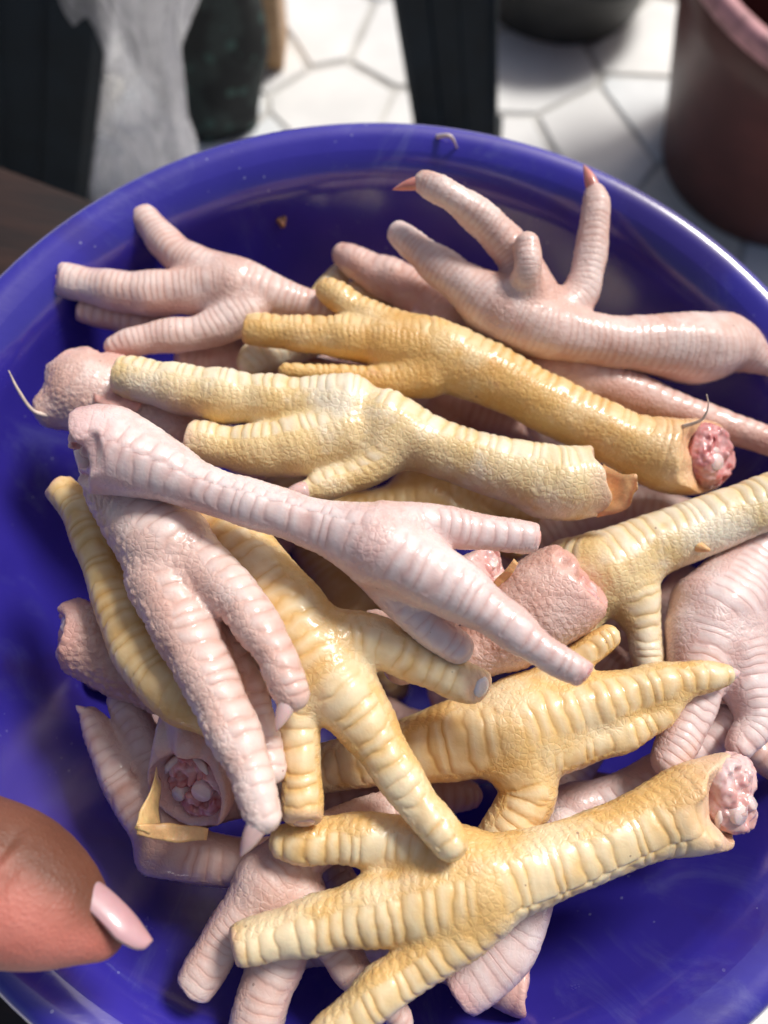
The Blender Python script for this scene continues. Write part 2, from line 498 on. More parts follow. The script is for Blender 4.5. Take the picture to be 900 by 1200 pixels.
for j in range(3):
    box_obj('plank', (0.58, 0.108, 0.03), bpos(0, (j - 1) * 0.112, ZS - 0.015), bench_mat, bench, 0.003, BR)
for sx in (-1, 1):
    for sy in (-1, 1):
        box_obj('leg', (0.04, 0.04, ZS - 0.03), bpos(sx * 0.24, sy * 0.13, (ZS - 0.03) / 2), bench_mat, bench, 0.003, BR)

# ------------------------------------------------------------------ bowl
def bowl_mat():
    m, nt, b = new_mat('blue_violet_plastic')
    tc = nd(nt, 'ShaderNodeTexCoord')
    n = nd(nt, 'ShaderNodeTexNoise', Scale=25.0, Detail=5.0); nt.links.new(tc.outputs['Object'], n.inputs['Vector'])
    c = mixc(nt, ramp(nt, n.outputs[0], 0.3, 0.7), (0.033, 0.024, 0.30), (0.043, 0.031, 0.37))
    sp = nd(nt, 'ShaderNodeTexVoronoi', Scale=230.0); nt.links.new(tc.outputs['Object'], sp.inputs['Vector'])
    n2 = nd(nt, 'ShaderNodeTexNoise', Scale=40.0, Detail=2.0); nt.links.new(tc.outputs['Object'], n2.inputs['Vector'])
    f = math_n(nt, 'MULTIPLY', math_n(nt, 'LESS_THAN', sp.outputs['Distance'], 0.09), ramp(nt, n2.outputs[0], 0.52, 0.66))
    c = mixc(nt, math_n(nt, 'MULTIPLY', f, 0.6), c, (0.35, 0.36, 0.62))
    mps = nd(nt, 'ShaderNodeMapping'); mps.inputs['Scale'].default_value = (1, 1, .35); nt.links.new(tc.outputs['Object'], mps.inputs[0])
    ns = nd(nt, 'ShaderNodeTexNoise', Scale=32.0, Detail=7.0, Roughness=0.68, Distortion=1.4); nt.links.new(mps.outputs[0], ns.inputs['Vector'])
    c = mixc(nt, math_n(nt, 'MULTIPLY', ramp(nt, ns.outputs[0], 0.52, 0.74), 0.22), c, (0.22, 0.24, 0.48))
    nb = nd(nt, 'ShaderNodeTexNoise', Scale=18.0, Detail=5.0, Distortion=0.8); nt.links.new(tc.outputs['Object'], nb.inputs['Vector'])
    c = mixc(nt, math_n(nt, 'MULTIPLY', ramp(nt, nb.outputs[0], 0.56, 0.72), 0.35), c, (0.045, 0.018, 0.06))
    nt.links.new(c, b.inputs['Base Color'])
    rg = nd(nt, 'ShaderNodeMapRange'); rg.inputs[3].default_value = 0.10; rg.inputs[4].default_value = 0.36
    n3 = nd(nt, 'ShaderNodeTexNoise', Scale=55.0, Detail=6.0, Roughness=0.7); nt.links.new(tc.outputs['Object'], n3.inputs['Vector'])
    nt.links.new(n3.outputs[0], rg.inputs[0]); nt.links.new(rg.outputs[0], b.inputs['Roughness'])
    b.inputs['Specular IOR Level'].default_value = 0.55
    b.inputs['Coat Weight'].default_value = 0.7; b.inputs['Coat Roughness'].default_value = 0.12; b.inputs['Coat IOR'].default_value = 1.65
    # fine scratches and water film
    mp = nd(nt, 'ShaderNodeMapping'); mp.inputs['Scale'].default_value = (9, 60, 60); nt.links.new(tc.outputs['Object'], mp.inputs['Vector'])
    n4 = nd(nt, 'ShaderNodeTexNoise', Scale=14.0, Detail=4.0); nt.links.new(mp.outputs[0], n4.inputs['Vector'])
    h = math_n(nt, 'ADD', math_n(nt, 'MULTIPLY', n4.outputs[0], 0.4), math_n(nt, 'MULTIPLY', f, 1.5))
    bp = nd(nt, 'ShaderNodeBump', Strength=0.25, Distance=0.0005); nt.links.new(h, bp.inputs['Height']); nt.links.new(bp.outputs[0], b.inputs['Normal'])
    return m
BOWL = bowl_mat()
bowl = thing('bowl', 'glossy blue violet plastic bowl heaped with raw chicken feet', 'bowl', (0, 0, ZS))
prof_out = [(0.0, 0.0005), (0.050, 0.0005), (0.0545, 0.0022), (0.058, 0.0030), (0.074, 0.0072), (0.0945, 0.0200), (0.1095, 0.0405), (0.1195, 0.0620), (0.1265, 0.0860)]
prof_in = [(0.1275, 0.0900), (0.1262, 0.0860), (0.1240, 0.0780), (0.1185, 0.0630), (0.1130, 0.0510), (0.1065, 0.0400), (0.0990, 0.0300), (0.0900, 0.0210), (0.0800, 0.0138), (0.0700, 0.0090), (0.0600, 0.0063), (0.050, 0.0050), (0.0, 0.0045)]
prof_in_full = [(0.1331, 0.0974), (0.1305, 0.0950)] + prof_in
V, F = lathe(prof_out + [(0.1290, 0.0905)], 160, 0, 0, ZS); link_mesh('outer_wall', V, F, BOWL, bowl)
V, F = lathe(prof_in_full, 160, 0, 0, ZS); link_mesh('inner_wall', V, F, BOWL, bowl)
V, F = lathe([(0.1291, 0.0907), (0.1335, 0.0912), (0.1390, 0.0922), (0.1422, 0.0940), (0.1434, 0.0964), (0.1433, 0.0986), (0.1420, 0.1003), (0.1396, 0.1010), (0.1362, 0.0997), (0.1331, 0.0974)], 160, 0, 0, ZS)
link_mesh('rim', V, F, BOWL, bowl)

# ------------------------------------------------------------------ chicken feet: traced limbs (pixel x, y, radius; optional lift in cm), palm -> end
# each entry: label, tone, dorsal direction (image right, image up, to camera), relief, limbs; listed from the bottom of the heap upwards
FEET = []
def foot(label, tone, limbs, dors=(0, 0, 1), amp=1.0, voxel=0.00050, slope=None, wl=1.0, peb=1.0):
    FEET.append(dict(label=label, tone=tone, limbs=limbs, dors=np.array(dors, float), amp=amp, voxel=voxel, slope=slope, wl=wl, peb=peb))
def L(pts, end='round', claw=None, kind='toe', **kw):
    d = dict(pts=pts, end=end, claw=claw, kind=kind); d.update(kw); return d

# --- lowest, seen only in the gaps
def buried(label, tone, cx, cy, ang):
    a = math.radians(ang); c_, s_ = math.cos(a), math.sin(a)
    def T(pts): return [(cx + c_ * x - s_ * y, cy + s_ * x + c_ * y, r) for x, y, r in pts]
    foot(label, tone, [L(T([(0, 0, 36), (-60, 4, 29), (-130, -2, 28), (-190, 0, 36)]), 'ragged', kind='shank'),
        L(T([(0, 0, 34), (60, -2, 25), (130, 4, 20)])), L(T([(0, -5, 32), (50, -40, 23), (95, -85, 18)])), L(T([(0, 5, 32), (50, 42, 23), (90, 90, 18)]))], voxel=0.0008, amp=.7)
buried('dim pink foot seen in the gap between the golden and cream feet', 'rose', 500, 470, 15)
buried('shaded pink foot under the frayed end of the cream foot', 'pink', 700, 590, 190)
buried('shaded yellow foot under the fork of the long pink foot', 'honey', 400, 690, 60)
buried('pink foot buried deep below the yellow foot with the long toe', 'rose', 560, 880, 200)
buried('dim pink foot behind the drooping toe of the pale yellow foot', 'rose', 735, 790, -60)
buried('pink foot lying at the bottom between the pale toes and the yellow foot', 'rose', 430, 1090, 200)
buried('shaded pink toe below the wrinkled grey pink foot', 'rose', 800, 830, 30)
buried('dark pink foot buried under the pebbly toes with white claws', 'rose', 240, 760, 120)
foot('pale wrinkled pink foot in the gap under the long yellow toe', 'lilac', [
    L([(675, 948, 30), (740, 925, 26), (810, 880, 26), (850, 850, 26)], 'round', kind='shank'),
    L([(675, 948, 30), (630, 962, 24), (585, 985, 20)]), L([(675, 948, 28), (650, 990, 22), (620, 1030, 18)]),
    L([(680, 950, 26), (700, 985, 20), (705, 1010, 16)])], voxel=0.0007)
foot('small pink foot whose bare red toe tip pokes out beneath yellow toes', 'rose', [
    L([(430, 930, 36), (360, 935, 30), (290, 930, 30), (240, 940, 32)], kind='shank'),
    L([(430, 930, 34), (490, 930, 27), (535, 930, 21), (550, 931, 17)], claw=None), L([(440, 925, 30), (480, 900, 22), (520, 885, 18)]),
    L([(430, 940, 30), (470, 960, 20), (510, 975, 18)])], voxel=0.0007)
foot('dull yellow foot half hidden between the cream foot and the long pink foot', 'honey', [
    L([(500, 585, 34), (430, 600, 28), (350, 600, 28), (280, 590, 28)], kind='shank'),
    L([(500, 582, 32), (545, 575, 24), (590, 590, 20), (620, 600, 18)]), L([(500, 590, 30), (550, 610, 22), (600, 640, 18)]),
    L([(480, 575, 28), (530, 560, 20), (560, 550, 18)])], voxel=0.0007)
foot('pink foot with a rounded toe showing below the pale cut toes', 'rose', [
    L([(290, 430, 30), (350, 440, 26), (420, 450, 26), (480, 460, 26)], kind='shank'),
    L([(290, 430, 30), (245, 424, 20), (218, 420, 15)]), L([(280, 420, 28), (220, 395, 20), (140, 374, 18), (92, 363, 13)], 'flat', bone='flesh'),
    L([(285, 435, 26), (250, 455, 20), (215, 470, 18)])], voxel=0.0007)
foot('brownish pink foot with two thin toes in the shade by the bowl wall', 'rose', [
    L([(190, 985, 34), (240, 1005, 32), (300, 1010, 30), (350, 1000, 30)], kind='shank'),
    L([(190, 980, 32), (150, 920, 30), (122, 870, 20), (105, 838, 12)], claw=(-.7, .5, .1, 14, 'claw')), L([(195, 970, 30), (185, 905, 26), (160, 850, 22), (140, 820, 16)]),
    L([(200, 985, 30), (180, 1005, 22), (215, 1010, 18)])], voxel=0.0007)
foot('pale pink foot with toes splayed toward the bowl wall beneath the yellow one', 'pink', [
    L([(320, 1030, 46), (350, 1000, 36), (420, 965, 30), (480, 950, 30)], kind='shank'),
    L([(310, 1040, 38), (268, 1090, 29), (245, 1130, 27), (226, 1160, 25)], 'flat'),
    L([(340, 1050, 38), (330, 1110, 37), (312, 1160, 36), (295, 1215, 33)], 'flat'),
    L([(350, 1050, 34), (395, 1110, 26), (420, 1145, 22), (465, 1185, 17), (472, 1200, 14)])], voxel=0.0006, peb=1.5, amp=.4, wl=.7)
foot('pink hock stump with a torn purple cut lying under the yellow toes', 'lilac', [
    L([(610, 1060, 34), (600, 1095, 40), (570, 1130, 40), (538, 1160, 34)], 'ragged', flesh='pale_flesh', kind='shank'),
    L([(610, 1060, 34), (640, 1010, 28), (660, 970, 26)])], voxel=0.0007, amp=.4)
foot('dull yellow foot with a stubby toe standing up behind the golden foot', 'cream', [
    L([(430, 372, 30), (470, 400, 28), (540, 420, 28), (620, 440, 28)], kind='shank'),
    L([(420, 375, 24), (365, 378, 16), (378, 345, 15), (396, 324, 15)]), L([(435, 365, 28), (420, 352, 24), (440, 345, 22)]),
    L([(420, 385, 26), (370, 400, 20), (310, 415, 24), (295, 425, 20)])], voxel=0.0007)
foot('round pink hock with a net of fine scales sticking out by the bowl wall', 'rose', [
    L([(190, 800, 36), (150, 785, 38), (110, 755, 46), (84, 742, 46)], 'ragged', facing=(-.9, .15, .3), kind='shank'),
    L([(190, 800, 36), (240, 830, 28), (280, 860, 24)]), L([(190, 800, 34), (240, 800, 26), (300, 810, 22)])], amp=0.1, peb=3.0)
foot('pink foot running behind the golden one with its swollen hock by the wall', 'rose', [
    L([(530, 385, 34), (600, 425, 30), (660, 440, 31), (715, 455, 33), (770, 474, 27), (840, 497, 21), (900, 516, 19), (935, 528, 18)], kind='shank'),
    L([(530, 380, 34), (490, 345, 31), (440, 320, 24), (402, 299, 16)], 'round'),
    L([(530, 385, 32), (500, 395, 22), (480, 376, 18)], 'flat', bone='white_bone')], dors=(0, .8, .5), amp=.5, peb=1.2)
foot('wrinkled grey pink foot with curled toes under the outstretched yellow toe', 'lilac', [
    L([(840, 715, 58), (872, 670, 40), (905, 630, 34), (940, 600, 32)], kind='shank'),
    L([(826, 745, 50), (815, 800, 36), (802, 850, 29), (783, 890, 22)], 'round'),
    L([(850, 745, 48), (872, 800, 34), (884, 845, 25), (868, 874, 18)], 'round'),
    L([(860, 720, 40), (880, 760, 28), (893, 800, 20)])], dors=(.2, .3, 1), amp=.6, wl=.8)
foot('pale pink foot with cut toes spread toward the rim above the bench', 'pink', [
    L([(285, 340, 38), (325, 350, 28), (358, 358, 22), (420, 372, 22)], kind='shank'),
    L([(270, 338, 38), (225, 341, 31), (165, 344, 28), (110, 336, 24), (66, 326, 21)], 'flat', facing=(-.8, .1, .55), bone='pinkflap'),
    L([(265, 328, 32), (215, 304, 25), (180, 268, 20), (160, 242, 17)], 'flat', facing=(-.3, .8, .5), bone='pinkflap'),
    L([(290, 365, 30), (240, 388, 23), (180, 396, 21), (135, 406, 14)], 'round')], dors=(0, .25, 1), amp=.5, wl=.65)
foot('pink hock with loose torn skin and a stray quill next to the cream toes', 'pink', [
    L([(200, 500, 34), (150, 482, 42), (108, 462, 50), (95, 452, 40), (112, 420, 22)], 'ragged', flesh='pinkflap', kind='shank'),
    L([(200, 500, 34), (240, 510, 28), (300, 540, 26)]), L([(98, 455, 38), (74, 428, 24)], 'ragged'), L([(100, 472, 40), (64, 478, 26)]), L([(125, 450, 34), (142, 424, 18)], 'ragged')], amp=.15, peb=1.7)
foot('open hock stump with white bone and a dry yellow skin flap', 'pink', [
    L([(235, 800, 38), (222, 850, 40), (226, 893, 54), (221, 925, 60)], 'open', hoff=.30, facing=(-.40, -.30, .9), kind='shank', bones=2, bone_angle=2.4, flesh='flesh', deep=.16),
    L([(235, 800, 38), (260, 770, 32), (300, 760, 28)])], amp=.3, peb=.8)
foot('curved ochre yellow shank squeezed between two pink feet', 'honey', [
    L([(220, 815, 40), (185, 785, 41), (150, 725, 36), (122, 660, 29), (98, 605, 26), (70, 572, 20)], 'ragged', kind='shank'),
    L([(222, 815, 36), (250, 838, 30), (268, 855, 24)])], amp=.9, dors=(-.3, .3, 1))
foot('pale yellow foot whose shank lies over the wrinkled grey pink foot', 'cream', [
    L([(712, 668, 52), (765, 640, 41), (830, 615, 38), (900, 588, 36), (950, 570, 36)], 'ragged', kind='shank'),
    L([(735, 690, 40), (752, 730, 24), (758, 765, 21), (760, 792, 19)], 'round'),
    L([(690, 665, 44), (660, 665, 34, -.4), (635, 690, 24, -.9)], 'round'),
    L([(700, 690, 36), (690, 720, 22), (680, 740, 18)])], dors=(-.2, .9, .5), amp=1.0)
foot('broad flap of scaly pink skin with a torn red edge beside the pink toes', 'rose', [
    L([(600, 735, 52), (640, 705, 62), (665, 690, 58), (685, 690, 40)], 'ragged', facing=(.75, .6, .35), kind='shank'),
    L([(600, 735, 50), (560, 760, 36), (500, 770, 30), (440, 740, 28)])], voxel=0.0005, amp=.15, peb=1.7)
foot('small torn pink stump tucked between the two toes of the long pink foot', 'lilac', [
    L([(530, 700, 28), (545, 680, 28), (565, 668, 27), (580, 662, 24)], 'open', facing=(.6, .2, .6), kind='shank'),
    L([(530, 700, 28), (500, 740, 26), (470, 780, 24)])], voxel=0.0006, amp=.4)
foot('yellow foot with one long toe stretched across the pile over curled pink toes', 'yellow', [
    L([(585, 858, 55), (530, 868, 50), (460, 884, 37), (400, 896, 32), (345, 905, 30)], kind='shank'),
    L([(610, 850, 56), (680, 828, 40), (755, 806, 29), (815, 794, 22), (848, 790, 15)], 'round', claw=(.9, .1, 0, 12, 'claw')),
    L([(620, 875, 46), (680, 872, 28), (735, 858, 22), (775, 838, 18), (795, 815, 14)], 'round'),
    L([(600, 880, 46), (618, 925, 37), (600, 965, 34), (575, 1000, 28)], 'round'),
    L([(600, 835, 44), (640, 800, 24), (690, 762, 19), (712, 748, 16)], 'round')], dors=(-.1, .15, 1), amp=1.2, wl=1.25)
foot('golden foot lying along the bowl wall with a pink bony stump', 'yellow', [
    L([(575, 1032, 56), (640, 1012, 47), (700, 990, 43), (760, 966, 44), (815, 946, 56), (858, 937, 57)], 'open', hoff=.34, out=.28, facing=(.68, .05, .72), kind='shank', split=1, bones=3, bone_angle=1.2),
    L([(550, 1042, 56), (480, 1056, 49), (400, 1076, 38), (330, 1094, 31), (276, 1109, 25)], 'flat', facing=(-.9, -.2, .35)),
    L([(560, 1065, 46), (500, 1122, 33), (445, 1163, 30), (400, 1202, 27), (370, 1230, 24)], 'round'),
    L([(545, 1010, 44), (490, 990, 36), (425, 984, 33), (365, 986, 29), (335, 986, 22)], 'round')], dors=(0, -.1, 1), amp=1.25, wl=1.1, voxel=0.00043)
foot('yellow foot with three spread toes showing cut white and red toe ends', 'yellow', [
    L([(372, 770, 54), (345, 725, 50), (315, 685, 44), (290, 650, 40), (260, 610, 38)], kind='shank'),
    L([(395, 800, 50), (430, 850, 38), (462, 900, 31), (497, 950, 27), (526, 986, 25)], 'round'),
    L([(390, 750, 42), (440, 752, 34), (495, 776, 29), (540, 798, 26), (562, 804, 24)], 'flat', facing=(.72, -.2, .78), bone='white_bone'),
    L([(360, 800, 40), (350, 850, 27), (353, 910, 27), (356, 960, 26)], 'flat', facing=(.05, -.75, .62), bone='pale_flesh')], dors=(.1, 0, 1), amp=1.1, wl=1.25, voxel=0.00043)
foot('dusky pink foot with pebbly toes and small white claws hanging down', 'pink', [
    L([(195, 640, 60), (165, 605, 50), (140, 570, 44), (130, 540, 40)], kind='shank'),
    L([(190, 680, 46), (228, 760, 40), (262, 830, 35), (291, 900, 29), (308, 955, 24)], 'round', claw=(-.55, -1, .3, 46, 'claw'), clawr=.58),
    L([(225, 655, 42), (282, 706, 32, .3), (318, 760, 27, .4), (342, 812, 24, .3)], 'round', claw=(-.4, -1, .5, 40, 'claw'), clawr=.5),
    L([(225, 710, 36, -.5), (275, 790, 30, -.8), (305, 850, 24, -.9), (318, 900, 20, -.9)], 'round')], dors=(.6, .5, .6), amp=.9, peb=2.4, wl=1.2, voxel=0.00043)
foot('pink foot with two red clawed toes lifted against the bowl wall', 'pink', [
    L([(600, 368, 46), (645, 388, 36), (700, 398, 33), (760, 404, 37), (818, 408, 46), (855, 404, 36), (885, 420, 20), (908, 434, 9)], 'round', kind='shank'),
    L([(580, 360, 42), (545, 335, 29), (505, 305, 23), (468, 274, 17)], 'round'),
    L([(625, 350, 34, .2), (604, 300, 25, .9), (568, 260, 22, 1.5), (525, 228, 19, 1.9), (497, 214, 14, 1.8)], 'round', claw=(-1, -.12, -.1, 34, 'redclaw'), clawr=.6),
    L([(645, 372, 30), (680, 345, 24, .4), (692, 295, 21, 1.0), (698, 245, 18, 1.6), (697, 228, 15, 1.7)], 'round', claw=(-.35, 1, .1, 34, 'redclaw'), clawr=.6),
    L([(612, 352, 30, .3), (617, 318, 19, 1.5), (617, 287, 17, 1.8)], 'round')], dors=(0, -.3, .8), amp=.36, peb=1.5, wl=.62)
foot('golden yellow foot with a raw red stump behind the cream foot', 'honey', [
    L([(525, 420, 44), (580, 442, 39), (640, 472, 37), (690, 497, 37), (740, 520, 40), (790, 535, 49), (830, 533, 48)], 'open', hoff=.34, out=.34, facing=(.62, .05, .75), kind='shank', flesh='flesh', bones=2),
    L([(505, 410, 42), (450, 402, 34), (390, 394, 26), (335, 390, 23), (288, 385, 19)], 'flat'),
    L([(500, 440, 30), (450, 446, 20), (400, 440, 14), (335, 434, 9)], 'round'),
    L([(480, 395, 30), (440, 375, 23), (405, 355, 20), (384, 340, 16)], 'round')], dors=(.2, .95, .4), amp=1.2, wl=.9, voxel=0.00043)
foot('cream yellow foot with blunt toes and frayed white skin at its cut shank', 'cream', [
    L([(450, 500, 48), (500, 520, 38), (550, 538, 38), (605, 553, 42), (650, 566, 49), (690, 564, 46)], 'ragged', kind='shank', flesh='pale_flesh'),
    L([(405, 480, 46), (345, 472, 33), (260, 464, 35), (190, 451, 30), (140, 439, 25)], 'flat'),
    L([(405, 510, 44), (330, 526, 38), (270, 524, 28), (224, 515, 26)], 'flat', bone='pinkflap'),
    L([(455, 525, 34), (425, 553, 23), (385, 568, 20), (362, 575, 15)], 'round', claw=(-.7, -.15, .35, 34, 'claw'), clawr=.9)], dors=(.2, .9, .35), amp=1.0, peb=.8, voxel=0.00043)
foot('long pale pink foot on top with a swollen hock and cut pink toes', 'lilac', [
    L([(430, 635, 50), (385, 618, 36), (335, 603, 32), (285, 588, 31), (230, 568, 32), (180, 545, 44), (130, 527, 57), (94, 530, 54)], 'open', facing=(-.80, -.25, .5), kind='shank', split=1, bones=1, bone_angle=2.6),
    L([(450, 645, 50), (520, 682, 42), (580, 722, 31), (635, 762, 23), (686, 790, 18)], 'flat', facing=(.7, -.5, .5), bone='flesh'),
    L([(455, 620, 36), (510, 616, 29), (575, 625, 23), (628, 631, 20)], 'flat', bone='pinkflap'),
    L([(440, 660, 36, -.6), (490, 722, 26, -1.0), (535, 758, 22, -1.1)], 'round')], dors=(.0, .1, 1), amp=.6, wl=.98, voxel=0.00043)

# ------------------------------------------------------------------ settle the heap: every foot rests on the feet and the bowl under it
def wall_gap(p, r):
    """clearance of a sphere inside the bowl (m)"""
    rad = np.hypot(p[:, 0], p[:, 1]); z = p[:, 2] - ZS
    g1 = z - 0.0047 - r
    g2 = np.full(len(p), 1.0)
    for (ra, za), (rb, zb) in zip(prof_in[:-1], prof_in[1:]):
        L_ = math.hypot(rb - ra, zb - za)
        g2 = np.minimum(g2, (rad - ra) * (zb - za) / L_ - (z - za) * (rb - ra) / L_ - r)
    g2 = np.where(z > 0.092, 1.0, g2)
    return np.minimum(g1, g2)

def project_limb(pts, z0, gx, gy):
    P = np.asarray([tuple(p) + (0.0,) * (4 - len(p)) for p in pts], float)
    w = ray(P[:, 0], P[:, 1])
    zz = z0 + P[:, 3] * 0.01
    k = (zz + gx * CAM[0] + gy * CAM[1] - CAM[2]) / (w[:, 2] - gx * w[:, 0] - gy * w[:, 1])
    X = CAM + w * k[:, None]
    return np.column_stack([X, 0.915 * P[:, 2] * k / FPX])

def settle():
    placed = np.zeros((0, 4))
    SQ = 0.86            # flesh gives a little where feet press on each other
    for f in FEET:
        best = None
        slopes = [f['slope']] if f['slope'] else [(a, b_) for a in (-.36, -.24, -.12, 0, .12, .24, .36) for b_ in (-.36, -.24, -.12, 0, .12, .24, .36)]
        dense = []
        for l in f['limbs']:
            P = np.asarray([tuple(p) + (0.0,) * (4 - len(p)) for p in l['pts']], float)
            D_ = catmull(np.column_stack([P[:, :2], P[:, 3], P[:, 2]]), 14.0)
            dense.append(np.column_stack([D_[:, 0], D_[:, 1], D_[:, 3], D_[:, 2]]))
        dense = np.vstack(dense)
        start = ZS + 0.15
        for gx, gy in slopes:
            def clash(z):
                S_ = project_limb(dense, z, gx, gy)
                if wall_gap(S_[:, :3], S_[:, 3] * 0.92).min() < 0: return True
                if not len(placed): return False
                pl = placed[(placed[:, 2] + placed[:, 3] > (S_[:, 2] - S_[:, 3]).min())]
                if not len(pl): return False
                d = ((S_[:, None, :3] - pl[None, :, :3]) ** 2).sum(-1) - (SQ * (S_[:, None, 3] + pl[None, :, 3])) ** 2
                return d.min() < 0
            hi = start
            while hi > ZS - 0.03 and not clash(hi - 0.003): hi -= 0.003
            lo = hi - 0.003
            for it in range(4):
                mid = (lo + hi) / 2
                if clash(mid): lo = mid
                else: hi = mid
            S_ = project_limb(dense, hi, gx, gy)
            cost = S_[:, 2].mean() + 0.004 * (gx * gx + gy * gy) / 0.05
            if best is None or cost < best[0]: best = (cost, hi, gx, gy, S_)
        _, f['z0'], f['gx'], f['gy'], S_ = best
        placed = np.vstack([placed, S_])
        f['zmean'] = S_[:, 2].mean() - ZS
        print('settled %-60s z %.3f..%.3f slope %.2f %.2f' % (f['label'][:60], S_[:, 2].min() - ZS, S_[:, 2].max() - ZS, f['gx'], f['gy']))
settle()

def tube_mesh(name, pts, mat, parent, n=10):
    """pts rows x,y,z,r -> closed smooth tube"""
    P = np.asarray(pts, float); m = len(P); V = []; F = []
    prev = None
    for i in range(m):
        t = P[min(i + 1, m - 1), :3] - P[max(i - 1, 0), :3]; t /= np.linalg.norm(t) + 1e-12
        ref = np.array([0, 0, 1.0]) if abs(t[2]) < .9 else np.array([1.0, 0, 0])
        if prev is not None: ref = prev
        e1 = ref - (ref @ t) * t; e1 /= np.linalg.norm(e1) + 1e-12; e2 = np.cross(t, e1); prev = e1
        for k in range(n):
            a = 2 * math.pi * k / n
            V.append(P[i, :3] + P[i, 3] * (math.cos(a) * e1 + math.sin(a) * e2))
    for i in range(m - 1):
        for k in range(n):
            F.append((i * n + k, i * n + (k + 1) % n, (i + 1) * n + (k + 1) % n, (i + 1) * n + k))
    F.append(tuple(range(n))[::-1]); F.append(tuple(range((m - 1) * n, m * n)))
    return link_mesh(name, V, F, mat, parent)

def lump(name, blobs, mat, parent, h=0.0006, k=0.002, rough=0.0004, seed=0.0, plane=None):
    im = Implicit([np.vstack([b_, b_ + np.array([1e-5, 0, 0, 0])]) if b_.ndim == 1 else b_ for b_ in [np.asarray(q, float) for q in blobs]], h, k)
    if plane is not None:
        im.cut(plane[0], plane[1], 0.03, rag=plane[2], rr=0.004, seed=seed)
    V, F, N = im.mesh()
    V = V + N * (rough * vnoise(V / 0.0016, seed) + rough * 0.6 * vnoise(V / 0.0007, seed + 4))[:, None]
    return link_mesh(name, V, F, mat, parent)

def claw_mesh(parent, base, direction, length, rad, mat, bend):
    d = direction / np.linalg.norm(direction)
    P = []
    for i in range(8):
        t = i / 7
        p = base + d * length * (t - 0.18) + bend * (t * t) * length * 0.35
        P.append((*p, rad * (1 - t ** 1.8) + 0.00012))
    return tube_mesh('claw', P, mat, parent, 10)

TO_CAM_DIR = BACK
def cdir(v):
    return v[0] * RIGHT + v[1] * UP + v[2] * BACK

